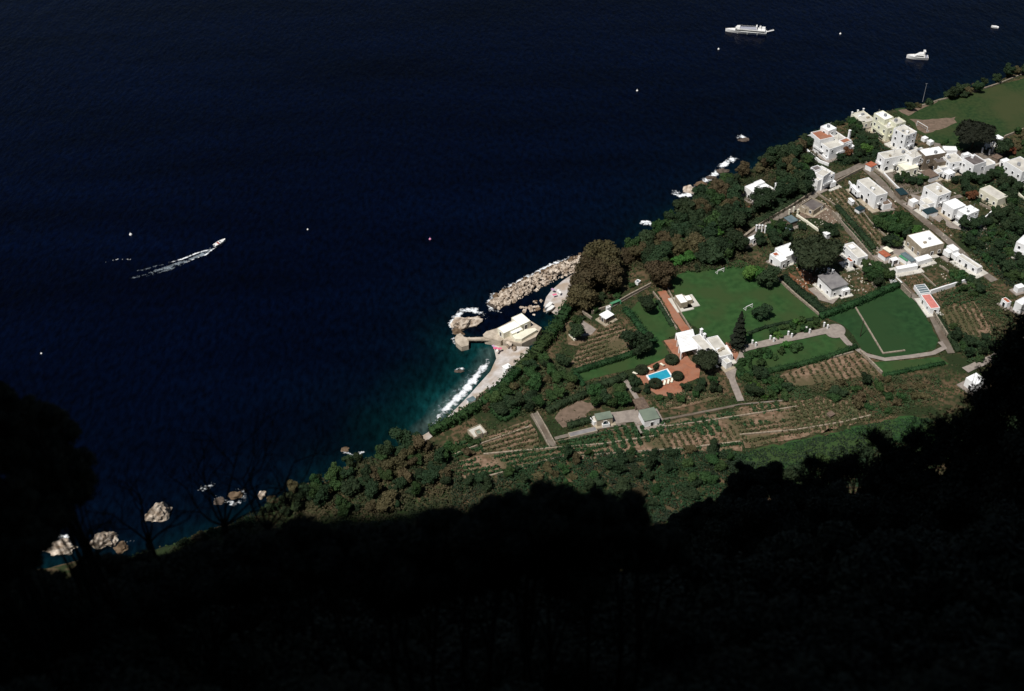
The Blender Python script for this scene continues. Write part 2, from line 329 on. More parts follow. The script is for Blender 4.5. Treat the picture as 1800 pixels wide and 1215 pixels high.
patch('dirt_patch', [(1578,194),(1612,188),(1650,176),(1648,180),(1615,194),(1596,204)], DIRT, rough=0.8)
patch('lawn', [(1528,638),(1560,636),(1650,628),(1668,640),(1580,658),(1555,664)], LAWN, rough=0.6)
patch('meadow', [(1290,800),(1345,786),(1450,765),(1530,744),(1600,732),(1640,735),(1640,760),(1500,800),(1400,825),(1300,835)], LAWN, rough=1.5)
patch('terrace_paving', K(1000,540,4.5,(750,265),(845,250),(960,420),(1040,480),(1030,560),(900,610),(890,690),(850,720),(690,690),(620,640),(515,520),(620,470),(770,400),(822,368)), TERRA)
strip('garden_path', [(1163,512),(1176,533),(1190,560),(1206,582)], 3.4, TERRA)
patch('terrace_paving', K(1180,560,12,(1150,500),(1250,540),(1290,600),(1480,820),(1480,900),(1290,900),(1180,700)), TERRA)
patch('soil_plot', [(1366,662),(1420,642),(1500,620),(1520,632),(1545,660),(1450,672),(1400,680)], SOIL, rough=1)
patch('soil_plot', [(985,720),(1020,704),(1045,710),(1048,700),(1062,708),(1028,730),(1038,738),(990,752),(975,735)], DIRT, rough=0.8)
patch('soil_plot', [(1652,545),(1712,530),(1750,572),(1740,590),(1700,596),(1668,580)], SOIL, rough=1)
patch('soil_plot', [(1635,512),(1665,495),(1690,505),(1680,515),(1648,527)], SOIL, rough=0.8)
patch('soil_plot', [(1440,345),(1480,330),(1510,372),(1540,400),(1570,420),(1540,446),(1500,405),(1465,370)], SOIL, rough=1)
patch('soil_plot', [(1570,372),(1590,378),(1585,392),(1565,388)], SOIL, rough=0.6)
patch('soil_plot', [(840,772),(930,738),(948,772),(945,785),(850,792)], SOIL, rough=1)
patch('soil_plot', [(790,812),(900,790),(1000,785),(1130,765),(1290,748),(1310,770),(1200,795),(1000,805),(830,845),(790,835)], SOIL, rough=2)
patch('soil_plot', [(1290,720),(1350,708),(1440,700),(1500,705),(1480,740),(1440,755),(1300,760)], SOIL, rough=2)
patch('soil_plot', [(1130,748),(1215,735),(1290,722),(1310,745),(1300,792),(1100,806),(1000,808),(1060,790),(1140,770)], SOIL, rough=1.5)
patch('soil_plot', [(1375,708),(1500,704),(1530,736),(1420,766),(1310,788),(1310,752)], SOIL, rough=1.5)
patch('soil_plot', [(1205,690),(1260,682),(1270,700),(1180,722),(1160,715)], SOIL, rough=1)
patch('soil_plot', [(990,572),(1020,556),(1045,575),(1060,590),(1030,612),(1000,605)], SOIL, rough=1)
patch('soil_plot', [(1005,640),(1020,605),(1072,566),(1110,582),(1128,610),(1090,626),(1012,650)], SOIL, rough=1)
patch('soil_plot', [(1385,478),(1400,490),(1418,502),(1430,520),(1415,512),(1390,495)], SOILR, rough=0.8)
patch('soil_plot', [(1395,466),(1440,488),(1440,500),(1415,500)], SOILR, rough=0.6)
patch('soil_plot', [(1200,402),(1228,400),(1226,418),(1206,412)], SOILR, rough=0.8)
patch('soil_plot', [(1300,378),(1318,360),(1326,378),(1312,392)], SOILR, rough=0.6)
patch('soil_plot', [(716,778),(730,775),(734,790),(722,800)], SOILR, rough=0.6)
patch('yard', [(1530,292),(1570,300),(1640,300),(1660,330),(1600,345),(1560,320)], LANE, rough=1)
patch('yard', [(1640,250),(1700,270),(1760,270),(1770,300),(1700,300),(1650,290)], LANE, rough=1)
patch('yard', [(1600,342),(1640,350),(1660,372),(1650,392),(1622,372)], PAVE, rough=1.2)
patch('yard', [(1650,378),(1700,392),(1730,380),(1740,392),(1700,408),(1670,402)], PAVE, rough=1.2)
patch('yard', [(1535,345),(1565,352),(1580,366),(1550,372)], DIRT, rough=1.2)
patch('yard', K(1520,380,9,(100,520),(360,450),(640,390),(780,560),(1280,520),(1330,620),(1080,680),(820,760),(560,860),(330,680)), PAVE)
patch('yard', [(1400,385),(1425,348),(1452,360),(1478,385),(1465,398),(1440,384)], DIRT, rough=0.6)
patch('yard', [(1420,508),(1460,500),(1480,520),(1462,535),(1440,528)], PAVE, rough=0.8)
patch('yard', [(1008,578),(1022,562),(1048,580),(1040,590),(1022,592)], PAVE, rough=0.4)
patch('yard', [(1070,726),(1120,720),(1128,740),(1080,748)], PAVE, rough=0.5)
patch('yard', K(1180,560,12,(1280,910),(1400,960),(1490,990),(1380,1060),(1340,1240),(1200,1290),(1110,1120),(1260,1030)), PAVE)
strip('lane', [(1300,432),(1318,415),(1345,396),(1390,370),(1430,345),(1468,312),(1495,300),(1516,290)], 3.2, LANE)
strip('lane', [(1513,290),(1545,318),(1570,346),(1600,368),(1640,402),(1662,420),(1690,446),(1720,475),(1748,495)], 3.4, LANE)
strip('lane', [(1466,374),(1500,412),(1530,448),(1578,494),(1606,522),(1634,548),(1662,604),(1672,622)], 2.8, LANE)
strip('lane', [(1545,290),(1580,310),(1640,318),(1668,350),(1690,345)], 2.2, LANE)
strip('driveway', [(1306,614),(1330,608),(1380,597),(1420,589),(1458,581)], 3.4, PAVE)
c_ = G((1468,583)); NP[0] += 1
patch('turning_circle', [(1468+18*math.cos(a*math.tau/20), 583+12.5*math.sin(a*math.tau/20)) for a in range(20)], PAVE)
strip('driveway', [(1478,590),(1488,602),(1498,611)], 2.4, PAVE)
strip('footpath', [(1496,608),(1522,625),(1555,633),(1600,628),(1640,622),(1660,612),(1652,602)], 1.9, PAVE)
strip('driveway', [(1308,614),(1302,630),(1296,640),(1284,655),(1288,672),(1302,706)], 2.4, PAVE)
strip('footpath', [(1095,664),(1110,686),(1120,702)], 1.7, PAVE)
strip('footpath', [(1380,705),(1300,712),(1250,722),(1165,738)], 0.6, LANE)
strip('footpath', [(938,728),(955,755),(972,786)], 3.0, LANE)
strip('footpath', [(975,772),(1060,752),(1100,746)], 1.4, LANE)
strip('footpath', [(1696,652),(1745,630),(1800,600),(1840,575)], 3.0, PAVE)
strip('footpath', [(1040,548),(1075,540),(1110,520),(1142,503)], 1.2, LANE)

# beach, cove, quay
def slab(name, px_low, z_low, px_high, z_high, ma):
    a = [G(p, z_low) for p in px_low]; b_ = [G(p, z_high) for p in px_high]; n = len(a); V, F = [], []; R_ = 8
    for j in range(R_+1):
        for i in range(n):
            q = a[i].lerp(b_[i], j/R_); q.z += 0.12*noise.noise(q*0.2); V.append(q)
    for j in range(R_):
        for i in range(n-1): F.append((j*n+i, j*n+i+1, (j+1)*n+i+1, (j+1)*n+i))
    return tag(link(name, pyd(name, V, F, ma)), kind='structure')
slab('beach', [(722,770),(752,752),(775,730),(800,704),(825,676),(848,650),(858,628),(852,606)], -0.8, [(745,800),(785,775),(830,745),(870,720),(900,690),(920,665),(930,640),(930,610)], 3.2, SHING)
slab('cove_beach', [(945,530),(948,515),(958,502),(978,488),(1000,474)], -0.8, [(985,560),(1000,548),(1010,535),(1025,515),(1035,500)], 2.5, SHING)
tag(link('quay', poly_prism('quay', [G(p, 3.2) for p in K(780,520,10,(690,680),(750,625),(930,575),(1190,440),(1240,400),(1540,450),(1720,560),(1620,720),(1370,840),(1180,800),(1040,770),(1000,800),(860,760),(720,735))], -4, 3.2, CONC)), 'pale concrete quay under the flat-roofed bathing house', 'quay')
pier = empty('pier', G((812,598), 2.0))
def child(o, par):
    o.parent = par; o.matrix_parent_inverse = Matrix.Translation(-par.location) if par.rotation_euler[2] == 0 else par.matrix_world.inverted(); return o
child(link('pier_head', poly_prism('pier_head', [G(p, 2.2) for p in K(780,520,10,(190,740),(230,690),(290,655),(330,690),(350,720),(440,740),(435,870),(310,900),(260,860),(215,820))], -5, 2.2, CONC)), pier)
child(link('walkway', poly_prism('walkway', [G(p, 2.6) for p in K(780,520,10,(400,735),(680,725),(860,745),(1000,760),(1000,790),(860,775),(680,770),(420,768))], 1.9, 2.6, CONC)), pier)
for q in ((450,770),(560,770),(670,770)):
    g = G(K(780,520,10,q)[0], 1.0); child(link('pier_post', boxes('pier_post', [(g.x, g.y, -1.5, 0.8, 0.8, 6.8, 0.3)], CONC)), pier)
tag(pier, 'stone pier with blocky head reached by a narrow walkway', 'pier')
for i, (px, z0, z1, nm) in enumerate([([(1150,640),(1380,545),(1400,580),(1190,690)], 3, 4.0, 'bathing_terrace'), ([(1200,700),(1420,595),(1600,560),(1640,600),(1370,760),(1260,760)], 3, 4.6, 'bathing_terrace')]):
    tag(link(nm, poly_prism(nm, [G(p, z1) for p in K(780,520,10,*px)], z0, z1, [W_CREAM, W_CREAM][i])), ['narrow cream terrace along the shaded side of the bathing house', 'wide stone sun terrace stepping up behind the bathing house'][i], 'terrace')

# ------------------------------------------------------------------ houses
def ring(a0, a1, b0, b1, y, t):  # flat ring box helper
    return None
WINC = {}
def win_mesh(wd, ht, arch):
    k = (wd, ht, arch)
    if k in WINC: return WINC[k]
    def outline(w_, h_):
        if not arch: return [(-w_/2, 0), (w_/2, 0), (w_/2, h_), (-w_/2, h_)]
        return [(-w_/2, 0), (w_/2, 0)]+[(w_/2*math.cos(a*math.pi/6), h_-w_/2+w_/2*math.sin(a*math.pi/6)) for a in range(7)]
    o = outline(wd+0.24, ht+0.2); i = outline(wd, ht)
    o = [(x, z-0.08) for x, z in o]; n = len(o)
    V = [(x, -0.10, z) for x, z in o]+[(x, -0.10, z) for x, z in i]+[(x, 0.02, z) for x, z in o]+[(x, 0.02, z) for x, z in i]; F = []
    for q in range(n):
        r = (q+1) % n; F += [(q, r, n+r, n+q), (2*n+q, 2*n+r, r, q), (n+q, n+r, 3*n+r, 3*n+q)]
    fr = pyd('window', V, F, W_WHITE)
    pn = pyd('pane', [(x, -0.03, z) for x, z in i], [tuple(range(n))], GLASS)
    WINC[k] = (fr, pn); return WINC[k]
def block(root, A, B, C, h, wall=W_WHITE, roof=R_GREY, z0=ZP, win=True, arch=False, parapet=0.35, over=0.0, hatch=0, floor_h=3.0, door=False, wskip=0.15, apron=None):
    if h < 3.0 and wskip == 0.15: wskip = 0.7
    if apron is None: apron = random.uniform(0.8, 2.2) if (win and z0 > 10) else 0
    zr = z0+h; a, b_, c = G(A, zr), G(B, zr), G(C, zr)
    u1 = (b_-a); v1 = (c-b_); lu, lv = u1.length, v1.length
    u = u1.normalized(); vv = v1.normalized(); s = 1 if u.cross(vv).z > 0 else -1
    u = (u+Vector((vv.y, -vv.x, 0))*s).normalized(); v = Vector((-u.y, u.x, 0))*s
    ctr = (a+c)/2; rz = math.atan2(u.y, u.x); loc = Vector((ctr.x, ctr.y, z0))
    inv = root.matrix_world.inverted() if False else Matrix.Translation(-root.location)
    def put(name, me, parent=root):
        o = link(name, me)
        o.parent = parent
        return o
    def Wp(x, y, z): q = ctr+u*x+Vector((-u.y, u.x, 0))*y; return (q.x-root.location.x, q.y-root.location.y, z-root.location.z)
    X, Y = lu/2, lv/2; t = 0.22
    zb = z0-1.0
    V = []; F = []
    for (x, y) in ((-X,-Y),(X,-Y),(X,Y),(-X,Y)): V += [Wp(x, y, zb), Wp(x, y, zr)]
    for (x, y) in ((-X+t,-Y+t),(X-t,-Y+t),(X-t,Y-t),(-X+t,Y-t)): V += [Wp(x, y, zr), Wp(x, y, zr-parapet-0.1)]
    for i in range(4):
        j = (i+1) % 4
        F += [(2*i, 2*j, 2*j+1, 2*i+1), (2*i+1, 2*j+1, 8+2*j, 8+2*i), (8+2*i, 8+2*j, 9+2*j, 9+2*i)]
    put('wall', pyd('wall', V, F, wall))
    if over:
        V = []
        for z in (zr+0.03, zr+0.25):
            for (x, y) in ((-X-over,-Y-over),(X+over,-Y-over),(X+over,Y+over),(-X-over,Y+over)): V.append(Wp(x, y, z))
        rf = put('roof', pyd('roof', V, [(3,2,1,0),(4,5,6,7),(0,1,5,4),(1,2,6,5),(2,3,7,6),(3,0,4,7)], roof))
    else:
        rf = put('roof', pyd('roof', [Wp(x, y, zr-parapet) for x, y in ((-X+t,-Y+t),(X-t,-Y+t),(X-t,Y-t),(-X+t,Y-t))], [(0,1,2,3)], roof))
    if apron:
        ap = apron; put('terrace', pyd('terrace', [Wp(x, y, zz) for zz in (z0-0.6, z0+0.38) for x, y in ((-X-ap,-Y-ap),(X+ap,-Y-ap),(X+ap,Y+ap),(-X-ap,Y+ap))], [(3,2,1,0),(4,5,6,7),(0,1,5,4),(1,2,6,5),(2,3,7,6),(3,0,4,7)], random.choice([PAVE, W_BEIGE, R_GREY])))
    if h > 5.5 and win:
        for (nx_, ny_, half) in ((0,-1,X),(-1,0,Y)):
            if random.random() < 0.65:
                ln = half*random.uniform(0.7, 1.3); of = random.uniform(-0.3, 0.3)*half; zz = z0+3.0
                def bx_(x0_, x1_, y0_, y1_, za, zb_): return [Wp(x, y, z_) for z_ in (za, zb_) for x, y in ((x0_,y0_),(x1_,y0_),(x1_,y1_),(x0_,y1_))]
                if ny_: V = bx_(of-ln/2, of+ln/2, -Y-1.15, -Y+0.01, zz-0.15, zz)+bx_(of-ln/2, of+ln/2, -Y-1.15, -Y-1.03, zz+0.002, zz+0.9)
                else: V = bx_(-X-1.15, -X+0.01, of-ln/2, of+ln/2, zz-0.15, zz)+bx_(-X-1.15, -X-1.03, of-ln/2, of+ln/2, zz+0.002, zz+0.9)
                fb = [(3,2,1,0),(4,5,6,7),(0,1,5,4),(1,2,6,5),(2,3,7,6),(3,0,4,7)]
                put('balcony', pyd('balcony', V, fb+[tuple(8+k_ for k_ in f_) for f_ in fb], wall))
        p = Wp(random.uniform(-.6, .6)*X, random.uniform(-.6, .6)*Y, zr-parapet)
        put('water_tank', boxes('water_tank', [(p[0], p[1], p[2]+0.55, 1.1, 1.1, 1.1, rz+0.4), (p[0], p[1], p[2]+1.13, 1.2, 1.2, 0.08, rz+0.4)], random.choice([GREYM, W_WHITE])))
        p = Wp(random.uniform(-.7, .7)*X, random.uniform(-.7, .7)*Y, zr-parapet)
        put('aerial', boxes('aerial', [(p[0], p[1], p[2]+1.4, 0.07, 0.07, 2.8, rz), (p[0], p[1], p[2]+2.6, 1.0, 0.06, 0.06, rz)], GREYM))
    for q in range(hatch):
        x, y = random.uniform(-0.5, 0.5)*X, random.uniform(-0.5, 0.5)*Y
        p = Wp(x, y, zr-parapet+(0.28 if over else 0)); sx = random.uniform(0.7, 1.5)
        put('roof_hatch', boxes('roof_hatch', [(p[0], p[1], p[2]+0.35, sx, 0.9, 0.7, rz)], random.choice([GREYM, W_WHITE, W_BEIGE])), rf and root)
    if win:
        fl = max(1, int((h+0.6)/floor_h))
        for (nx_, ny_, half, ang) in ((0,-1,X,0),(1,0,Y,math.pi/2),(0,1,X,math.pi),(-1,0,Y,-math.pi/2)):
            wl = half*2; n = int(wl/3.0)
            for f in range(fl):
                for q in range(n):
                    if random.random() < wskip: continue
                    pos = -half+wl*(q+0.5)/n+random.uniform(-0.2, 0.2)
                    if ny_: x, y = pos, ny_*Y
                    else: x, y = nx_*X, pos
                    dr = (f == 0 and q == n//2)
                    if arch and f == 0: fm, pm = win_mesh(1.7, 2.3, True); z = z0+f*floor_h+0.2
                    elif dr: fm, pm = win_mesh(1.1, 2.1, False); z = z0+0.1
                    else: fm, pm = win_mesh(0.95, 1.25, False); z = z0+f*floor_h+1.0
                    if z+1.6 > zr-0.2: continue
                    nm = 'door' if dr and not arch else 'window'
                    o = link(nm, fm); o.parent = root; o.location = Wp(x, y, z); o.rotation_euler[2] = rz+ang
                    o2 = link('pane' if nm == 'window' else 'door_leaf', pm); o2.parent = o
    return dict(u=u, ctr=ctr, rz=rz, X=X, Y=Y, Wp=Wp, zr=zr, z0=z0)
def house(label, z0, first, cat='house', name='house', group=None):
    g = G(first, z0); r = empty(name, (g.x, g.y, z0)); return tag(r, label, cat, group)
def chimney(root, px, z0, h=1.6, s=0.6, ma=W_WHITE):
    g = G(px, z0); l = root.location
    o = link('chimney', boxes('chimney', [(g.x-l.x, g.y-l.y, z0-l.z+h/2-0.5, s, s, h+1.0, 0.5), (g.x-l.x, g.y-l.y, z0-l.z+h+0.12, s+0.25, s+0.25, 0.2, 0.5)], ma)); o.parent = root
def pergola(root, A, B, C, h, nslat, ma=W_WHITE, posts=4, z0=ZP, roofed=True, slat_name='slat'):
    zr = z0+h; a, b_, c = G(A, zr), G(B, zr), G(C, zr); d = a+(c-b_); l = root.location
    for k in range(nslat):
        t = (k+0.5)/nslat; p, q = a.lerp(d, t), b_.lerp(c, t); mid = (p+q)/2; dd = q-p; wd = (d-a).length/nslat
        o = link(slat_name, boxes(slat_name, [(mid.x-l.x, mid.y-l.y, zr-l.z+0.08, dd.length, wd*0.86, 0.12, math.atan2(dd.y, dd.x))], ma)); o.parent = root
    for (p, q) in ((a, d), (b_, c)):
        mid = (p+q)/2; dd = q-p
        o = link('beam', boxes('beam', [(mid.x-l.x, mid.y-l.y, zr-l.z-0.13, dd.length+0.3, 0.28, 0.28, math.atan2(dd.y, dd.x))], ma)); o.parent = root
    for k in range(posts):
        for e1, e2 in ((a, d), (b_, c)):
            p = e1.lerp(e2, k/(posts-1))
            o = link('post', boxes('post', [(p.x-l.x, p.y-l.y, (z0+zr)/2-l.z-0.3, 0.42, 0.42, h-0.05, 0.5)], ma)); o.parent = root
c1 = lambda *p: K(1180,560,12,*p)
# villa
v = house('long white villa with slatted pergolas beside the swimming pool', ZP, (1240,610), 'villa', 'villa')
block(v, *c1((400,385),(600,325),(1000,740)), 3.9, roof=R_GREY, hatch=2)
block(v, *c1((735,412),(980,352),(1270,750)), 3.6, roof=R_GREY, hatch=3)
block(v, *c1((1070,860),(1185,815),(1285,905)), 3.0, roof=R_GREY, wskip=0)
pergola(v, *c1((105,310),(450,228),(560,640)), 3.3, 14, posts=4)
pergola(v, *c1((1060,600),(1170,560),(1290,760)), 3.0, 6, posts=3)
for q in ((630,320),(690,420)): chimney(v, c1(q)[0], ZP+3.8, 2.0, 0.8)
# bathing house
b5 = lambda *p: K(780,520,10,*p)
h_ = house('flat white-roofed bathing house standing on the quay', 3.2, (900,585), 'bathing house', 'bathing_house')
block(h_, *b5((1190,385),(1370,302),(1525,440)), 3.1, W_CREAM, R_WHITE, 3.2, parapet=0.1)
block(h_, *b5((1050,662),(942,568),(1290,415)), 2.8, W_CREAM, R_WHITE, 3.2, parapet=0.1)
block(h_, *b5((1150,628),(1350,545),(1400,590)), 2.2, W_CREAM, R_WHITE, 3.2, parapet=0.1)
# numbered helpers for village crops
q9 = lambda *p: K(1400,180,9,*p)
q7 = lambda *p: K(1560,200,7.5,*p)
q2 = lambda *p: K(1490,295,12,*p)
q8 = lambda *p: K(1640,310,12,*p)
q6 = lambda *p: K(1380,400,10,*p)
qe = lambda *p: K(1520,380,9,*p)
ql = lambda *p: K(1280,260,9,*p)
qm = lambda *p: K(1280,330,9,*p)
qr = lambda *p: K(1600,480,9,*p)
qk = lambda *p: K(960,480,9,*p)
qs = lambda *p: K(980,640,9,*p)
hs = house('long white house with arched ground-floor windows beside the lane', ZP, (1535,340))
block(hs, *q2((185,262),(430,208),(870,530)), 7.0, roof=R_GREY, arch=True, hatch=1)
block(hs, *q2((670,700),(840,660),(935,750)), 3.0, roof=R_BROWN, parapet=0.05)
block(hs, *q2((60,360),(140,340),(300,500)), 3.0, roof=R_WHITE)
hs = house('white house of two joined cubes with bright white roofs', ZP, (1690,370))
block(hs, *q8((205,545),(470,465),(710,612)), 5.4, roof=R_WHITE, parapet=0.2)
block(hs, *q8((520,708),(790,602),(982,715)), 5.9, roof=R_WHITE, parapet=0.2, hatch=1)
hs = house('white house with grey roof and hatch uphill of the two joined cubes', ZP, (1645,335))
block(hs, *q7((478,960),(650,902),(843,1030)), 6.4, roof=R_GREY, hatch=2)
block(hs, *q7((440,1130),(560,1085),(640,1160)), 2.8, roof=R_GREY)
hs = house('single-storey house with stained grey roof among dark bushes', ZP, (1745,345))
block(hs, *q8((980,262),(1190,188),(1590,415)), 4.2, wall=W_CREAM, roof=R_GREY, parapet=0.15)
hs = house('tall white house with rows of dark windows and arched porch', ZP, (1790,300))
block(hs, *q7((1535,625),(1750,572),(2000,700)), 7.6, roof=R_GREY, arch=True, hatch=1)
hs = house('white house with dark brown flat roof in the village row', ZP, (1715,285))
block(hs, *q7((985,580),(1150,530),(1310,628)), 7.4, roof=R_DARK)
block(hs, *q7((1190,625),(1330,590),(1432,655)), 5.0, roof=R_GREY)
block(hs, *q7((985,525),(1060,500),(1095,530)), 5.0, roof=R_WHITE)
hs = house('long white two-storey house with cream roof terrace at the lane corner', ZP, (1578,275))
block(hs, (1544,269), (1590,259), (1602,270), 6.6, roof=R_GREY, arch=True, hatch=1)
block(hs, *q7((135,655),(300,602),(400,700)), 3.3, wall=W_CREAM, roof=W_CREAM, parapet=0.1)
block(hs, *q7((300,540),(420,415),(485,490)), 6.8, roof=R_GREY)
hs = house('bare stone house with clean white roof in the village row', ZP, (1640,275))
block(hs, *q7((440,482),(680,405),(745,500)), 7.6, wall=W_STONE, roof=R_WHITE, parapet=0.2)
block(hs, *q7((625,600),(770,550),(800,610)), 5.2, wall=W_STONE, roof=R_DARK)
hs = house('white house with stepped grey roofs behind the bare stone house', ZP, (1675,275))
block(hs, *q7((740,545),(905,500),(985,615)), 6.0, roof=R_GREY, hatch=1)
block(hs, *q7((735,430),(905,425),(915,480)), 4.6, roof=R_WHITE)
block(hs, *q7((650,660),(780,612),(830,680)), 3.6, roof=R_GREY)
hs = house('tall pale yellow apartment house with stepped flat roofs', ZP, (1575,235), 'apartment house', 'apartment_house')
block(hs, *q9((1240,170),(1370,122),(1530,232)), 9.5, wall=W_YELL, roof=R_WHITE, wskip=0.4)
block(hs, *q9((1480,275),(1620,225),(1725,300)), 9.0, wall=W_YELL, roof=R_GREY, wskip=0.4)
block(hs, *q7((105,192),(225,132),(368,235)), 8.8, wall=W_WHITE, roof=R_GREY, hatch=2)
block(hs, *q9((1300,300),(1420,260),(1560,380)), 7.0, wall=W_YELL, roof=R_GREY, wskip=0.4)
hs = house('low cream house with white roof terrace at the cliff edge', ZP, (1515,210))
block(hs, *q9((872,175),(1065,128),(1250,275)), 3.4, wall=W_CREAM, roof=R_GREY, hatch=3)
for q in ((880,180),(970,150),(1060,125)): chimney(hs, q9(q)[0], ZP+3.3, 0.7, 0.5)
hs = house('stepped white cubic villa with terracotta roof terrace and domed chimney', ZP, (1460,245), 'villa', 'villa')
block(hs, *q9((215,520),(560,405),(880,625)), 6.2, roof=R_GREY, wskip=0.3)
block(hs, *q9((240,475),(455,415),(590,540)), 8.0, roof=TERRA, parapet=0.5, win=False)
block(hs, *q9((375,378),(510,335),(645,405)), 9.6, roof=R_WHITE, wskip=0.3)
block(hs, *q9((670,600),(800,555),(880,600)), 7.0, roof=TERRA, win=False)
chimney(hs, q9((830,540))[0], ZP+6.5, 3.0, 0.8)
g = [G(p, ZP+1.5) for p in q9((105,545),(480,890),(920,690),(560,400))]
child(link('terrace_base', poly_prism('terrace_base', g, ZP-1, ZP+1.5, W_WHITE)), hs)
hs = house('white house with layered roof terraces beside the lane bend', ZP, (1440,310))
block(hs, *ql((1215,400),(1480,280),(1690,400)), 6.0, roof=R_GREY, wskip=0.3, hatch=1)
block(hs, *ql((1370,400),(1505,335),(1640,380)), 7.6, roof=R_GREY, win=False)
block(hs, *ql((1310,310),(1420,268),(1490,320)), 6.6, roof=R_DARK, win=False)
hs = house('whitewashed house half hidden behind a round pine', ZP, (1338,330))
block(hs, *ql((268,610),(510,505),(650,600)), 5.0, roof=R_WHITE)
block(hs, *ql((560,640),(660,600),(800,690)), 4.0, roof=R_GREY)
block(hs, *ql((400,540),(520,500),(590,540)), 5.8, roof=R_WHITE, win=False)
chimney(hs, ql((755,650))[0], ZP+4, 2.6, 0.9)
hs = house('roofless beige stone house with two dark sunken roofs', ZP, (1425,365))
block(hs, *ql((1160,900),(1325,775),(1520,880)), 2.8, wall=W_BEIGE, roof=R_DARK, parapet=0.6)
block(hs, *ql((1155,930),(1200,895),(1270,940)), 2.4, wall=W_BEIGE, roof=R_DARK, parapet=0.3, win=False)
hs = house('small hut with pale grey sheet roof below the lane', ZP, (1395,382), 'hut', 'hut')
block(hs, *ql((890,1112),(1000,1072),(1100,1150)), 2.8, wall=W_STONE, roof=BLUEG, over=0.2)
hs = house('tiny hut with a bluish lean-to roof under garden trees', ZP, (1385,402), 'hut', 'hut')
block(hs, *qm((900,640),(960,610),(1020,650)), 2.2, wall=W_STONE, roof=BLUEG, over=0.15, win=False)
hs = house('low white house with white pillars at the lower end of the lane', ZP, (1322,415))
block(hs, *qm((300,795),(440,728),(490,765)), 3.2, roof=R_WHITE, parapet=0.15)
for q in ((440,700),(485,700),(530,700),(580,715)): chimney(hs, qm(q)[0], ZP, 3.2, 0.5)
block(hs, *qm((200,860),(310,835),(400,890)), 1.6, wall=W_BEIGE, roof=R_BROWN, win=False)
hs = house('white house with tiled corner roof tucked beside the great pine', ZP, (1380,445))
block(hs, *qm((780,960),(985,850),(1120,1000)), 4.6, roof=R_WHITE)
block(hs, *qm((672,1050),(770,1000),(930,1130)), 4.0, roof=R_WHITE)
block(hs, *qm((705,1040),(770,1010),(800,1060)), 4.3, roof=R_TILE, parapet=0.02, win=False)
hs = house('flat-roofed white house with red tiled awning right of the great pine', ZP, (1505,447))
block(hs, *q6((1010,300),(1190,257),(1470,492)), 4.4, roof=R_GREY, hatch=1)
block(hs, *q6((1070,535),(1125,515),(1205,590)), 3.2, roof=R_TILE, parapet=0.02)
block(hs, *q6((1100,315),(1180,290),(1250,345)), 5.0, roof=R_WHITE, win=False, parapet=0.1)
hs = house('grey-roofed house with white porch below the great pine', ZP, (1465,497))
block(hs, *q6((577,857),(860,785),(1110,1000)), 4.6, roof=R_GREY2, over=0.35)
block(hs, *q6((965,1055),(1090,1022),(1150,1085)), 2.9, roof=R_WHITE, parapet=0.1)
for q in ((760,770),(830,790)): chimney(hs, q6(q)[0], ZP+4.8, 1.2, 0.7)
hs = house('large flat white-roofed house with dark veranda beside the lane', ZP, (1625,425))
block(hs, *qe((672,300),(1020,217),(1262,430)), 5.0, wall=W_BEIGE, roof=R_WHITE, parapet=0.12, hatch=2)
block(hs, *qe((775,660),(1000,600),(1075,660)), 2.4, roof=R_WHITE, parapet=0.1)
hs = house('low orange-tiled outbuilding in the walled yard', ZP, (1555,452), 'outbuilding', 'outbuilding')
block(hs, *qe((232,577),(302,540),(398,622)), 2.4, wall=W_WHITE, roof=R_TILE, over=0.15)
hs = house('low cream-roofed shed behind the orange-tiled outbuilding', ZP, (1560,440), 'shed', 'shed')
block(hs, *qe((305,512),(350,478),(432,555)), 2.4, wall=W_BEIGE, roof=W_CREAM, over=0.12)
hs = house('shed with glazed grey roof and green side sheet', ZP, (1597,453), 'shed', 'shed')
block(hs, *qe((575,600),(645,572),(800,702)), 2.6, wall=W_WHITE, roof=BLUEG, over=0.1)
block(hs, *qe((545,635),(575,620),(690,705)), 2.2, wall=W_WHITE, roof=GREENS, over=0.1, win=False)
hs = house('long narrow white shed closing the walled yard', ZP, (1593,468), 'shed', 'shed')
block(hs, *qe((500,808),(800,730),(832,775)), 2.4, roof=R_WHITE, parapet=0.05)
hs = house('square white canopy in the walled yard', ZP, (1570,457), 'canopy', 'canopy')
pergola(hs, *qe((400,668),(495,642),(545,690)), 2.4, 4, posts=2)
hs = house('long low white cottage row following the lane', ZP, (1700,455), 'cottage', 'cottage')
block(hs, *qe((1320,470),(1400,430),(1480,520)), 3.6, roof=R_WHITE)
block(hs, *qe((1500,620),(1560,580),(1830,800)), 3.2, roof=R_GREY)
block(hs, *qe((1390,590),(1470,560),(1530,620)), 2.4, roof=R_WHITE, win=False)
hs = house('pink-tiled white shed with two open doorways at the field corner', ZP, (1637,540), 'shed', 'shed')
block(hs, *qr((180,347),(322,325),(460,545)), 3.0, roof=R_PINK, parapet=0.03, wskip=0)
hs = house('low greenhouse with whitened panes beside the pink-tiled shed', ZP, (1620,508), 'greenhouse', 'greenhouse')
block(hs, *qr((62,192),(230,172),(328,305)), 1.8, wall=W_WHITE, roof=BLUEG, win=False, parapet=0.05)
for t in range(1, 4):
    a, b_ = G(qr((62+108*t/4, 192+138*t/4))[0], ZP+1.86), G(qr((230+98*t/4, 172+133*t/4))[0], ZP+1.86); mid = (a+b_)/2; dd = b_-a
    child(link('glazing_bar', boxes('glazing_bar', [(mid.x, mid.y, mid.z, dd.length, 0.15, 0.12, math.atan2(dd.y, dd.x))], W_WHITE)), hs)
hs = house('small white hut beyond the garden plots by the right-hand lane', ZP, (1790,502), 'hut', 'hut')
block(hs, *qr((1645,190),(1760,165),(1830,215)), 2.8, roof=R_WHITE, parapet=0.1)
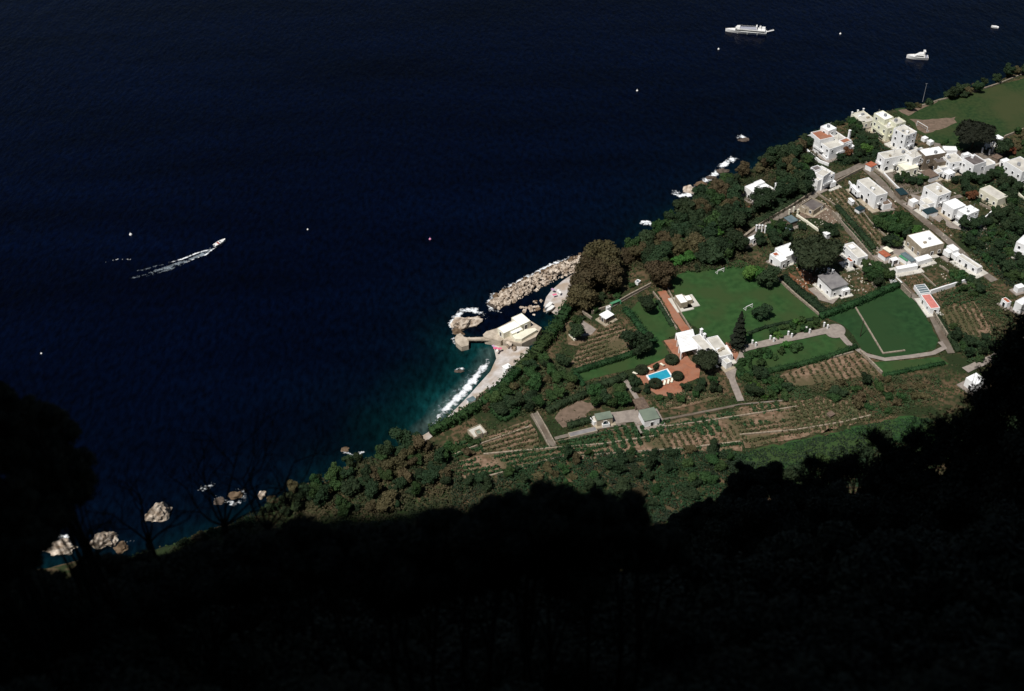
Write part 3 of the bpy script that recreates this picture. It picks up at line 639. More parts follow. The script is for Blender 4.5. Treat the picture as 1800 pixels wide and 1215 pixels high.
hs = house('white house with orange tiled porch beside the shaded trees', ZP, (1790,530))
block(hs, *qr((1690,450),(1810,350),(1900,420)), 4.6, roof=R_WHITE)
block(hs, *qr((1458,405),(1512,378),(1592,452)), 3.0, roof=R_TILE, parapet=0.02)
hs = house('white house with open balcony beyond the dark thicket', ZP, (1800,430))
block(hs, (1786,425), (1806,408), (1850,425), 6.6, roof=R_WHITE)
hs = house('white house glimpsed through the shaded oak branches', ZP, (1715,665))
block(hs, (1698,664), (1716,655), (1734,668), 4.0, roof=R_WHITE, parapet=0.1)
hs = house('white changing hut of two cubes at the edge of the lawn', ZP, (1200,525), 'hut', 'hut')
block(hs, *K(1100,380,4.5,(390,627),(447,613),(490,678)), 2.8, wall=W_BEIGE, roof=R_WHITE, parapet=0.05)
block(hs, *K(1100,380,4.5,(458,632),(505,620),(530,660)), 2.2, wall=W_BEIGE, roof=R_WHITE, parapet=0.05)
hs = house('brown hut with framed white roof above the vegetable plot', ZP, (1066,555), 'hut', 'hut')
block(hs, *qk((847,665),(970,592),(1068,663)), 2.5, wall=W_STONE, roof=R_WHITE, over=0.1)
hs = house('low frame covered with bright green sheet along the wall', ZP, (1082,535), 'shade frame', 'shade_frame')
pergola(hs, *qk((1018,472),(1155,418),(1180,442)), 1.5, 5, GREENS, posts=2, slat_name='sheet')
hs = house('small white water tank hut at the end of the green sheet', ZP, (1070,540), 'hut', 'hut')
block(hs, *qk((950,535),(1000,505),(1020,530)), 1.8, roof=R_GREY, win=False)
hs = house('pale bluish square tank on the grassy bank', ZP, (1121,494), 'tank', 'water_tank')
block(hs, *qk((1405,130),(1450,95),(1500,120)), 1.4, roof=BLUEG, win=False)
hs = house('white-fronted pavilion with green felt roof and brown slatted deck', ZP, (1140,722), 'pavilion', 'pavilion')
block(hs, *qs((1300,748),(1528,682),(1600,852)), 3.2, roof=R_GREEN, over=0.1, wskip=0.5)
pergola(hs, *qs((1190,565),(1350,520),(1455,690)), 2.6, 9, R_BROWN, posts=3)
hs = house('pinkish pavilion with green felt roof above the vegetable rows', ZP, (1060,735), 'pavilion', 'pavilion')
block(hs, *qs((592,802),(830,748),(868,848)), 3.0, wall=W_BEIGE, roof=R_GREEN, over=0.1)
block(hs, *qs((530,850),(595,810),(640,890)), 2.0, wall=W_WHITE, roof=R_GREY, win=False)
block(hs, *qs((700,920),(810,895),(825,945)), 1.6, wall=W_WHITE, roof=TEALM, win=False)
hs = house('long low grey-roofed store along the terrace path', ZP, (1015,765), 'store', 'store')
block(hs, *qs((160,1082),(600,990),(640,1058)), 1.6, wall=W_BEIGE, roof=R_GREY2, win=False, parapet=0.05)
hs = house('beige hut with dark green sheet roof in the lower garden', ZP, (840,755), 'hut', 'hut')
block(hs, *K(700,600,4.5,(560,700),(650,645),(690,715)), 1.8, wall=W_BEIGE, roof=R_GREY, win=False)
block(hs, *K(700,600,4.5,(605,705),(645,690),(665,725)), 2.4, wall=W_BEIGE, roof=R_GREEN, win=False)
hs = house('white hut at the corner of the pitch beside the dark pine', ZP, (1750,243), 'hut', 'hut')
block(hs, *K(1630,190,12,(1340,620),(1490,555),(1605,622)), 3.2, roof=R_WHITE, parapet=0.1)
block(hs, *K(1630,190,12,(1260,720),(1330,640),(1400,690)), 2.2, roof=R_GREY, win=False)
for i, (x, y) in enumerate(((1626,242),(1636,248))):
    hs = house(['rounded white water tank beside the yellow apartment house', 'square white container next to the rounded water tank'][i], ZP, (x, y), 'tank', 'water_tank')
    block(hs, (x-5,y-1), (x,y-4), (x+5,y), 1.8, roof=R_WHITE, win=False, parapet=0.05)
for lab_, px_, h_b, rf_ in [('small white annex beside the grey garage', (1606,352), 2.8, R_WHITE), ('small cube annex below the bare stone house', (1650,300), 3.0, R_GREY), ('white porch block under the stepped grey roofs', (1668,302), 3.0, R_WHITE), ('white outhouse beside the brown-roofed house', (1738,284), 3.4, R_GREY), ('little white outhouse above the tall white house', (1768,282), 3.0, R_WHITE), ('low white annex behind the village row', (1700,272), 3.2, R_WHITE), ('white garden room below the hatch house', (1626,362), 2.8, R_GREY), ('white lean-to beside the lane bend house', (1462,318), 2.8, R_WHITE), ('low white washhouse beside the white cottage row', (1668,440), 2.6, R_WHITE), ('white pump house beyond the two joined cubes', (1722,388), 2.6, R_WHITE)]:
    hs = house(lab_, ZP, px_, 'outbuilding', 'outbuilding'); x, y = px_; k_ = random.uniform(0.8, 1.15)
    block(hs, (x-9*k_, y-1), (x+1, y-5*k_), (x+10*k_, y+1), h_b, roof=rf_, parapet=0.2)
# small sheds and canopies in the gardens
for lab, px, h, wl, rf in [('flat white table-like canopy in the vegetable garden', q2((0,655),(60,650),(160,715)), 2.0, W_WHITE, R_WHITE),
        ('shed with half white half teal roof in the vegetable garden', q2((160,860),(270,800),(360,860)), 2.0, W_WHITE, TEALM),
        ('grey corrugated garage with teal tarpaulin beside the lane', q2((980,455),(1140,440),(1290,560)), 2.6, W_STONE, TEALM),
        ('teal tarpaulin shelter downhill along the lane', q2((1580,900),(1800,830),(1900,920)), 2.4, W_WHITE, TEALM),
        ('brown reed-roofed shelter in front of the cream terrace', q7((470,775),(560,720),(640,810)), 2.6, W_WHITE, R_BROWN),
        ('small red-tiled porch at the lane junction', q9((1095,985),(1180,940),(1270,985)), 2.6, W_WHITE, R_TILE),
        ('white tent-like roof above the great pine', qm((1500,715),(1590,672),(1650,710)), 2.4, W_WHITE, R_WHITE),
        ('small brown-roofed shelter by the white garden columns', q7((1390,570),(1430,530),(1500,570)), 2.4, W_STONE, R_BROWN),
        ('pale tarpaulin canopy beside the narrow lane', qe((390,965),(470,940),(580,1055)), 1.6, W_WHITE, R_WHITE),
        ('reddish plank hut among the lower vines', [(1456,728),(1461,722),(1465,728)], 1.4, W_STONE, R_BROWN)]:
    hs = house(lab, ZP, px[0], 'shed' if 'shed' in lab or 'garage' in lab or 'hut' in lab else 'shelter', 'shelter')
    block(hs, *px, h, wall=wl, roof=rf, over=0.12, win=False)

# ------------------------------------------------------------------ walls, kerbs, posts
def wallline(label, px, th, h, ma, cat='wall', name='garden_wall', z=ZP, group=None):
    pts = [G(p, z) for p in px]; r = empty(name, pts[0])
    for i in range(len(pts)-1):
        a, b_ = pts[i], pts[i+1]; n = max(1, int((b_-a).length/6))
        for k in range(n):
            p, q = a.lerp(b_, k/n), a.lerp(b_, (k+1)/n); mid = (p+q)/2; d = q-p
            hh = h*(1+random.uniform(-0.06, 0.06)); base_ = min(H(p.x, p.y), H(q.x, q.y), z)-0.4
            o = link('wall_section', boxes('wall_section', [(mid.x-r.location.x, mid.y-r.location.y, (base_+z+hh)/2-r.location.z, d.length+th*0.5*(i % 2), th*(1+random.uniform(-.05, .05)), z+hh-base_, math.atan2(d.y, d.x))], ma)); o.parent = r
    return tag(r, label, cat, group)
wallline('beige stone wall along the sea side of the village lane', [(1302,424),(1345,390),(1392,364),(1425,342)], 1.0, 1.6, WALLST)
wallline('beige stone wall along the garden side of the bending lane', [(1470,322),(1500,306),(1516,298)], 0.5, 1.2, WALLST)
wallline('long stone wall beside the lane past the arched white house', [(1520,288),(1552,312),(1580,342),(1606,362),(1640,390)], 0.5, 1.5, WALLST)
wallline('tall stone wall beside the narrow straight lane', [(1462,378),(1496,416),(1526,452),(1572,496),(1600,524)], 0.4, 2.2, WALLST)
wallline('thin pale wall running down from the pink-tiled shed', [(1640,555),(1652,575),(1664,594)], 0.4, 2.2, WALLST)
wallline('stone wall closing the right side of the football lawn', [(1368,492),(1395,517),(1432,548),(1445,560)], 0.6, 1.0, WALLST)
wallline('white wall at the end of the greenhouse', [(1634,518),(1665,508),(1698,497)], 0.5, 2.0, W_WHITE)
wallline('pale kerb wall forming an L on the green field', [(1503,540),(1552,622),(1590,617)], 0.55, 0.45, WALLST, 'kerb', 'field_kerb')
wallline('stone wall below the field path corner', [(1512,620),(1550,658)], 0.5, 1.2, WALLST)
wallline('low stone wall under the vine terraces', [(975,778),(1060,760),(1165,740),(1250,724),(1290,716)], 0.3, 0.5, W_STONE)
wallline('low pale wall below the hedge of the long lawn', [(1318,660),(1400,646),(1440,636),(1500,620)], 0.4, 0.7, WALLST)
wallline('garden wall left of the terracotta garden path', [(1148,515),(1160,530),(1175,556),(1190,580)], 0.4, 0.8, WALLST)
wallline('garden wall right of the terracotta garden path', [(1172,506),(1184,530),(1200,558),(1215,582)], 0.4, 0.9, WALLST)
wallline('stone wall behind the vegetable plot and hut', [(1040,552),(1075,540),(1110,520),(1144,502)], 0.5, 1.4, WALLST)
wallline('short wall beside the brown garden plot near the cliff hedge', K(960,480,9,(540,600),(720,735)), 0.7, 1.0, WALLST)
wallline('short pale wall by the lone bush in the brown plot', K(960,480,9,(370,985),(460,1080)), 0.8, 0.9, W_CREAM)
wallline('stone wall at the left side of the ramp through the vines', [(935,730),(950,757),(966,788)], 0.4, 0.9, WALLST)
wallline('stone wall at the right side of the ramp through the vines', [(944,726),(960,754),(976,783)], 0.4, 0.9, WALLST)
wallline('grey stone edge wall along the top of the pitch', [(1600,193),(1650,177),(1700,166),(1760,146),(1800,130)], 0.5, 0.6, WALLST)
wallline('stone wall between pitch and village gardens', [(1765,242),(1800,228),(1850,210)], 0.5, 1.0, WALLST)
wallline('terrace kerb across the yard of the walled garden', qe((900,920),(1140,1140)), 0.4, 0.6, WALLST, 'kerb', 'garden_kerb')
wallline('terrace kerb on the far side of the walled garden', qe((1180,790),(1480,1010)), 0.4, 0.6, WALLST, 'kerb', 'garden_kerb')
wallline('low timber promenade edge at the back of the beach', [(768,757),(800,730),(830,706),(858,682)], 0.5, 0.6, CONC, 'kerb', 'promenade_kerb', z=2.6)
for lab_, px_, th_, h_w, m_w in [('white garden wall above the cream terrace garden', [(1553,308),(1576,332),(1594,348)], 0.4, 1.4, W_WHITE), ('white wall in front of the grey-roofed hatch house', [(1618,350),(1642,364)], 0.4, 1.6, W_WHITE),
        ('white wall below the two joined cubes', [(1700,398),(1728,388),(1742,375)], 0.4, 1.2, W_WHITE), ('stone retaining wall below the brown-roofed house', [(1728,308),(1754,297)], 0.5, 2.4, WALLST),
        ('pale wall beside the arched white house', [(1492,322),(1508,342),(1522,352)], 0.4, 1.2, W_WHITE), ('pale wall of the sunken roof house yard', [(1400,380),(1418,392),(1440,408)], 0.6, 1.1, W_CREAM),
        ('stone wall between the two village vegetable plots', [(1436,342),(1466,362),(1497,387)], 0.4, 1.0, WALLST), ('stone wall across the long village garden', [(1500,352),(1530,392),(1560,420)], 0.4, 0.8, WALLST),
        ('white parapet wall of the village row', [(1690,312),(1712,318),(1722,312)], 0.4, 1.3, W_WHITE), ('pale wall below the single-storey house', [(1722,360),(1748,372),(1772,364)], 0.4, 1.0, WALLST),
        ('pale wall between tall white house and thicket', [(1756,322),(1785,338),(1800,352)], 0.4, 1.0, W_CREAM), ('stone wall round the garden of the red-awning house', [(1496,462),(1516,478),(1540,508)], 0.4, 1.0, WALLST),
        ('stone wall behind the cottage row garden', [(1655,470),(1690,498),(1712,510)], 0.4, 0.9, WALLST), ('pale wall on the upper side of the cubic villa garden', [(1408,258),(1440,286),(1456,292)], 0.5, 1.3, W_WHITE)]:
    wallline(lab_, px_, th_, h_w, m_w)
for lab_, px_ in [('pale dry-stone terrace wall above the tree belt', [(860,838),(980,806),(1100,797),(1200,790),(1300,778)]), ('dry-stone terrace wall through the middle vines', [(850,800),(960,790),(1060,782),(1150,768)]), ('dry-stone terrace wall below the rough terraces', [(1300,766),(1400,757),(1480,744),(1530,732)]), ('dry-stone terrace wall across the pool-side vines', [(1165,752),(1240,742),(1330,728),(1400,716)]), ('dry-stone terrace wall above the lower hut', [(800,800),(850,780),(930,752)])]:
    wallline(lab_, px_, 0.45, 0.7, mat('terrace_stone', (0.36, 0.30, 0.23), (0.20, 0.16, 0.12), 1.2, 6))
# driveway pillars
for i in range(5):
    t = i/4; x = 1322+(1448-1322)*t; y = 606+(575-606)*t
    for s, dx, dy in ((0,0,0),(1,6,4)):
        g = G((x+dx, y+dy)); r = empty('gate_pillar', g)
        o = link('shaft', boxes('shaft', [(0,0,0.9,0.45,0.45,2.2,0.3)], W_WHITE), r); o = link('cap', boxes('cap', [(0,0,2.08,0.6,0.6,0.16,0.3)], W_WHITE), r)
        tag(r, ['white square pillar on the lawn side of the driveway', 'white square pillar on the garden side of the driveway'][s], 'pillar', ['driveway pillars on the lawn side', 'driveway pillars on the garden side'][s])
for q in ((960,470),(1030,430),(1095,470)):
    g = G(qm((q[0], q[1]-40))[0]); r = empty('garden_pillar', g); link('shaft', boxes('shaft', [(0,0,1.2,0.5,0.5,2.8,0.3)], W_CREAM), r); link('cap', boxes('cap', [(0,0,2.68,0.65,0.65,0.16,0.3)], W_CREAM), r)
    tag(r, 'cream pillar behind the hut with pale grey roof', 'pillar', 'pillars behind the grey-roofed hut')
for q in ((1240,520),(1300,470),(1335,545),(1380,520)):
    g = G(q7(q)[0]); r = empty('garden_pillar', g); link('shaft', boxes('shaft', [(0,0,1.2,0.55,0.55,2.8,0.3)], W_WHITE), r); link('cap', boxes('cap', [(0,0,2.68,0.7,0.7,0.16,0.3)], W_WHITE), r)
    tag(r, 'white garden column in the yard below the pitch pine', 'pillar', 'columns below the pitch pine')
def lamp_mast():
    g = G((1622,178)); r = empty('mast', g)
    V, F = [], []
    for z, rr in ((-0.3, 0.14), (9.5, 0.07)):
        V += [(rr*math.cos(a*math.tau/8), rr*math.sin(a*math.tau/8), z) for a in range(8)]
    F = [(i, (i+1) % 8, 8+(i+1) % 8, 8+i) for i in range(8)]
    link('pole', pyd('pole', V, F, GREYM), r); link('stay', boxes('stay', [(0,0,9.4,1.4,0.08,0.08,0.4)], GREYM), r)
    tag(r, 'thin grey mast standing at the cliff edge of the pitch', 'mast')
lamp_mast()
def utility_pole(px, lab):
    g = G(px); r = empty('utility_pole', g)
    V, F = [], []
    for z, rr in ((-0.3, 0.16), (7.5, 0.09)): V += [(rr*math.cos(a*math.tau/6), rr*math.sin(a*math.tau/6), z) for a in range(6)]
    link('pole', pyd('pole', V, [(i, (i+1) % 6, 6+(i+1) % 6, 6+i) for i in range(6)], BARK), r); link('crossarm', boxes('crossarm', [(0,0,7.1,1.6,0.1,0.1,0.9)], BARK), r)
    tag(r, lab, 'pole')
utility_pole((1593,362), 'wooden pole beside the lane below the teal garage')
utility_pole((1512,592), 'dark wooden pole on the field beside the L-shaped kerb')
# goals
def goal(p0, p1, h, lab, cat='goal'):
    a, b_ = G(p0), G(p1); d = b_-a; mid = (a+b_)/2; rz = math.atan2(d.y, d.x); r = empty('goal', mid, rz); Lg = d.length
    for s in (-1, 1): link('goal_post', boxes('goal_post', [(s*Lg/2, 0, h/2-0.1, 0.2, 0.2, h+0.2, 0)], BOATW), r)
    link('crossbar', boxes('crossbar', [(0, 0, h+0.1, Lg+0.2, 0.2, 0.2, 0)], BOATW), r)
    for s in (-1, 1): link('stanchion', boxes('stanchion', [(s*Lg/2, 0.75, 0.08, 0.08, 1.4, 0.08, 0)], BOATW), r)
    link('rear_bar', boxes('rear_bar', [(0, 1.4, 0.08, Lg, 0.08, 0.08, 0)], BOATW), r)
    tag(r, lab, cat)
goal((1261,482), (1272,478), 1.7, 'small white goal under the trees at the head of the lawn')
goal((1311,546), (1322,541), 1.7, 'small white goal beside the tall black conifer')
goal((1611,221), (1629,232), 2.3, 'full-size white goal on the pale dirt of the pitch')
# pool
pl = empty('swimming_pool', G((1160,660)))
z = ZP+0.55
P4 = [G(p, z) for p in ((1135.5,660),(1173.3,647.5),(1183,662),(1146,675))]
ctr = sum(P4, Vector())/4
poolw = mat('pool_water', (0.02, 0.27, 0.44), (0.03, 0.34, 0.46), 0.6, 6, 0.08, spec=0.5)
inn = [ctr+(p-ctr)*f for p, f in zip(P4, (0.88,)*4)]
V = [p for p in P4]+[p for p in inn]+[Vector((p.x, p.y, z-0.5)) for p in inn]+[Vector((p.x, p.y, ZP-0.3)) for p in P4]
F = []
for i in range(4):
    j = (i+1) % 4; F += [(i, j, 4+j, 4+i), (4+i, 4+j, 8+j, 8+i), (12+i, 12+j, j, i)]
child(link('coping', pyd('coping', V, F, W_WHITE)), pl)
child(link('pool_surface', pyd('pool_surface', [Vector((p.x, p.y, z-0.15)) for p in inn], [(0,3,2,1)], poolw)), pl)
tag(pl, 'rectangular turquoise swimming pool with white coping', 'pool')
for i, (x, y) in enumerate(((1168,673),(1174.5,671),(1181,668.5),(1143,648.5),(1164.5,641),(1117,656),(1160,676))):
    r = empty('sun_lounger', G((x, y), ZP+0.6), [1.25,1.25,1.25,-0.9,-0.9,-0.6,1.2][i]); r.location.z = ZP+0.62
    link('lounger_seat', boxes('lounger_seat', [(-0.35,0,0.32,1.4,0.75,0.14,0)], W_CREAM), r)
    me = boxes('lounger_back', [(0,0,0,0.75,0.75,0.12,0)], W_CREAM); o = link('lounger_back', me, r); o.location = (0.62, 0, 0.52); o.rotation_euler[1] = -0.6
    for sx in (-0.9, 0.3):
        for sy in (-0.28, 0.28): link('leg', boxes('leg', [(sx, sy, 0.1, 0.08, 0.08, 0.36, 0)], W_CREAM), r)
    for o in r.children: pass
    r.location.z = ZP+0.25
    tag(r, 'cream sun lounger on the terracotta pool terrace', 'sun lounger', 'sun loungers round the pool')

# ------------------------------------------------------------------ boats
def hull(Lh, B, Hh, ma, tr=0.85):
    """bow towards -x, waterline at z 0"""
    V, F = [], []; n = 13
    for i in range(n):
        t = i/(n-1); x = -Lh/2+Lh*t
        w_ = B/2*min(1, (1-(1-min(t/0.55, 1))**2.2))*(1 if t < 0.6 else 1-(1-tr)*(t-0.6)/0.4)+0.02
        sh_ = Hh*(1+0.35*(1-t)**2)
        V += [(x+0.08*Lh*(1-t)*0.3, 0, -0.5), (x, -w_*0.72, 0), (x, -w_, sh_), (x, -w_*0.93, sh_), (x, -w_*0.93, sh_-0.25), (x, w_*0.93, sh_-0.25), (x, w_*0.93, sh_), (x, w_, sh_), (x, w_*0.72, 0)]
    k = 9
    for i in range(n-1):
        for j in range(k): F.append((i*k+j, i*k+(j+1) % k, (i+1)*k+(j+1) % k, (i+1)*k+j))
    F.append(tuple(range(k))); F.append(tuple((n-1)*k+j for j in range(k-1, -1, -1)))
    return pyd('hull', V, F, ma)
def wedge(name, x0, x1, w0, w1, z0, z1, rake, ma):
    """cabin: bow end x0 (width w0, raked), stern end x1"""
    V = [(x0,-w0/2,z0),(x1,-w1/2,z0),(x1,w1/2,z0),(x0,w0/2,z0),(x0+rake,-w0*0.46,z1),(x1,-w1*0.47,z1),(x1,w1*0.47,z1),(x0+rake,w0*0.46,z1)]
    return pyd(name, V, [(3,2,1,0),(4,5,6,7),(0,1,5,4),(1,2,6,5),(2,3,7,6),(3,0,4,7)], ma)
def boat(name, p_bow, p_stern, lab, cat):
    a, b_ = G(p_bow, 0), G(p_stern, 0); d = b_-a; r = empty(name, (a+b_)/2, math.atan2(d.y, d.x)); tag(r, lab, cat); return r, d.length
r, Lh = boat('ferry', (1275,55), (1347,60), 'long white passenger ferry with grey top deck and stern gangway', 'ferry')
r.scale = (1, 0.88, 0.8)
link('hull', hull(Lh, 5.6, 1.7, BOATW, 0.95), r)
link('main_cabin', wedge('main_cabin', -Lh*0.28, Lh*0.47, 3.6, 4.9, 1.4, 3.4, 1.6, BOATW), r)
link('window_band', wedge('window_band', -Lh*0.262, Lh*0.46, 3.72, 5.04, 2.0, 2.75, 0.6, GLASS), r)
link('upper_deck', wedge('upper_deck', -Lh*0.17, Lh*0.28, 2.8, 4.2, 3.4, 3.75, 0.4, BOATG), r)
link('bridge', wedge('bridge', -Lh*0.26, -Lh*0.15, 2.6, 3.4, 3.4, 4.6, 0.9, BOATW), r)
link('rail', boxes('rail', [(Lh*0.06, -2.2, 4.2, Lh*0.42, 0.07, 0.07, 0), (Lh*0.06, 2.2, 4.2, Lh*0.42, 0.07, 0.07, 0)]+[(-Lh*0.14+k*Lh*0.05, s*2.2, 3.8, 0.07, 0.07, 0.8, 0) for k in range(9) for s in (-1, 1)], BOATW), r)
link('funnel', wedge('funnel', Lh*0.30, Lh*0.36, 1.2, 1.4, 3.4, 5.6, 0.5, BOATW), r)
link('radar_arch', boxes('radar_arch', [(Lh*0.25, -1.6, 4.3, 0.5, 0.3, 2.0, 0), (Lh*0.25, 1.6, 4.3, 0.5, 0.3, 2.0, 0), (Lh*0.25, 0, 5.4, 0.7, 3.5, 0.3, 0)], BOATW), r)
link('stern_housing', boxes('stern_housing', [(Lh*0.42, 0.9, 3.9, 1.8, 1.8, 1.2, 0)], BOATW), r)
gw = link('gangway', boxes('gangway', [(0, 0, 0, 4.6, 0.9, 0.18, 0), (0, -0.42, 0.4, 4.6, 0.06, 0.06, 0), (0, 0.42, 0.4, 4.6, 0.06, 0.06, 0)], BOATW), r); gw.location = (Lh*0.5+1.9, 1.2, 1.9); gw.rotation_euler = (0, -0.22, 0.35)
for k in range(3): link('fender', boxes('fender', [(-Lh*0.2+k*Lh*0.24, -2.82, 0.7, 0.5, 0.3, 1.0, 0)], GREYM), r)
r, Lh = boat('motor_yacht', (1593,102), (1631,104), 'white motor yacht with raked flybridge anchored off the cliff', 'yacht')
link('hull', hull(Lh, 3.9, 1.5, BOATW, 0.92), r)
link('cabin', wedge('cabin', -Lh*0.22, Lh*0.33, 2.0, 3.1, 1.3, 2.7, 2.4, BOATW), r)
link('window_band', wedge('window_band', -Lh*0.14, Lh*0.26, 2.36, 3.14, 1.8, 2.25, 1.1, GLASS), r)
link('flybridge', wedge('flybridge', 0.0, Lh*0.30, 2.0, 2.6, 2.7, 3.4, 0.9, BOATW), r)
link('radar_arch', boxes('radar_arch', [(Lh*0.27, -1.15, 3.8, 0.7, 0.25, 1.8, 0), (Lh*0.27, 1.15, 3.8, 0.7, 0.25, 1.8, 0), (Lh*0.30, 0, 4.6, 0.8, 2.5, 0.25, 0)], BOATW), r)
link('cockpit', boxes('cockpit', [(Lh*0.40, 0, 1.5, Lh*0.12, 2.6, 0.5, 0)], BOATG), r)
r, Lh = boat('small_boat', (1742,48), (1755,50), 'small plain white boat beyond the anchored yacht', 'boat')
link('hull', hull(Lh, 2.0, 0.8, BOATW), r); link('thwart', boxes('thwart', [(0,0,0.62,0.4,1.6,0.1,0)], BOATW), r); link('cover', wedge('cover', -Lh*0.3, Lh*0.2, 1.0, 1.6, 0.6, 1.1, 0.5, BOATW), r)
r, Lh = boat('speedboat', (397,423), (377,434), 'white speedboat trailing a long foamy wake', 'speedboat')
link('hull', hull(Lh, 2.3, 0.9, BOATW), r); link('windscreen', wedge('windscreen', -0.6, -0.1, 1.2, 1.5, 0.7, 1.2, 0.4, GLASS), r)
link('foredeck', wedge('foredeck', -Lh*0.42, -0.5, 0.5, 1.8, 0.68, 0.98, 0.2, BOATW), r); link('seat', boxes('seat', [(0.9,0,0.8,0.6,1.5,0.5,0)], mat('red_cushion', (0.35,0.08,0.06))), r); link('outboard', boxes('outboard', [(Lh*0.5,0,0.6,0.5,0.4,1.0,0)], GREYM), r)
for i, (p0, p1) in enumerate((((957,545),(970,532)),((958,552),(975,537)))):
    a, b_ = G(p0, 2.0), G(p1, 2.0); d = b_-a; r = empty('beached_boat', (a+b_)/2, math.atan2(d.y, d.x))
    r.location.z = 1.9
    tag(r, ['white boat pulled up on the cove shingle, the one nearer the water', 'white boat pulled up on the cove shingle, the one under the bank'][i], 'boat')
    link('hull', hull(5.2, 1.8, 0.8, BOATW), r); link('thwart', boxes('thwart', [(0.3,0,0.6,0.3,1.5,0.08,0),(-0.8,0,0.6,0.3,1.2,0.08,0)], BOATW), r)
def buoy(px, ma, lab, s=0.55):
    bm = bmesh.new(); bmesh.ops.create_uvsphere(bm, u_segments=10, v_segments=7, radius=s); bmesh.ops.create_cone(bm, segments=8, radius1=s*0.3, radius2=s*0.1, depth=s*1.2, matrix=Matrix.Translation((0,0,s*1.2)), cap_ends=True)
    me = bpy.data.meshes.new('mooring_buoy'); bm.to_mesh(me); bm.free(); me.materials.append(ma); o = link('mooring_buoy', me, None, G(px, 0)+Vector((0,0,0.15)))
    tag(o, lab, 'buoy')
buoy((1263,87), BOATW, 'tiny white buoy below the ferry bow'); buoy((1477,60), BOATW, 'tiny white buoy between ferry and yacht'); buoy((1120,160), BOATW, 'lone white buoy on open water off the wooded point')
buoy((230,413), BOATW, 'white buoy beside the tail of the speedboat wake', 0.7); buoy((756,421), mat('pink_buoy', (0.7,0.3,0.5)), 'pinkish buoy off the breakwater'); buoy((541,404), BOATW, 'tiny white buoy ahead of the speedboat', 0.4)
buoy((73,622), BOATW, 'tiny white buoy far left of the speedboat', 0.4)

# ------------------------------------------------------------------ rocks
def rock_mesh(name, sub, amp, seed, ma, sc=(1,1,1)):
    bm = bmesh.new(); bmesh.ops.create_icosphere(bm, subdivisions=sub, radius=1)
    for v_ in bm.verts:
        q = v_.co*1.3+Vector((seed*7.1, seed*3.3, seed)); d = noise.noise(q)*amp+noise.noise(q*2.7)*amp*0.45+noise.noise(q*6)*amp*0.15
        v_.co = v_.co*(1+d); v_.co.x *= sc[0]; v_.co.y *= sc[1]; v_.co.z *= sc[2]
    me = bpy.data.meshes.new(name); bm.to_mesh(me); bm.free(); me.materials.append(ma); return me
def rock(px, rad, h, lab, ma=ROCKM, z=0, sub=3, seed=None, rz=0, ar=1.0, group=None):
    seed = seed if seed is not None else random.random()*50
    g = G(px, h*0.4); o = link('sea_rock', rock_mesh('sea_rock', sub, 0.55, seed, ma, (rad, rad*ar, h)), None, (g.x, g.y, z-h*0.15), rz); return tag(o, lab, 'rock', group)
rock((818,565), 5.8, 3.6, 'big tan rock islet ringed by foam off the pier', ROCKM, sub=4, seed=3.1, rz=0.55, ar=0.55)
rock((805,582), 3.0, 1.4, 'low brown seaward shelf of the rock islet', ROCKB, sub=3, seed=5, ar=0.6, rz=-0.6)
rock((808,652), 1.6, 0.7, 'small dark rock awash off the beach', ROCKD, seed=8, ar=0.6)
rock((1308,245), 2.6, 1.1, 'dark rock awash in white foam off the villa cliff', ROCKD, seed=9, ar=0.6)
rock((1213,332), 2.6, 2.2, 'pale boulder at the foot of the wooded cliff', ROCKM, seed=10)
rock((278,898), 4.2, 4.8, 'big pale pointed rock behind the bare twigs', ROCKM, sub=4, seed=11, ar=0.75, rz=0.5)
rock((183,947), 4.0, 3.4, 'pinkish grey rock half hidden by black twigs', ROCKM, sub=4, seed=12, ar=0.8)
rock((106,960), 5.5, 2.4, 'low flat pinkish rock at the foot of the dark slope', ROCKM, sub=4, seed=13, ar=0.55)
rock((212,962), 2.4, 1.6, 'small brownish rock beside the pinkish grey rock', ROCKB, seed=14)
rock((385,880), 2.2, 1.0, 'foamy dark rock seen through bare twigs', ROCKD, seed=15, ar=0.7)
rock((414,870), 2.4, 1.3, 'reddish rock amid foam near the scrub slope', ROCKB, seed=16, ar=0.7)
rock((460,869), 1.6, 1.6, 'small pale rock touching the scrub slope', ROCKM, seed=17)
rock((606,789), 1.4, 0.7, 'tiny brown rock off the olive scrub', ROCKB, seed=18)
rock((1270,300), 2.8, 1.4, 'dark wet rock below the wooded cliff corner', ROCKD, seed=19, ar=0.6)
rock((1232,322), 3.0, 1.8, 'brown wet rocks between foam streaks under the wood', ROCKB, seed=20, ar=0.6)
rock((1250,312), 2.4, 1.2, 'dark rock between the two foam streaks under the wood', ROCKD, seed=21, ar=0.6)
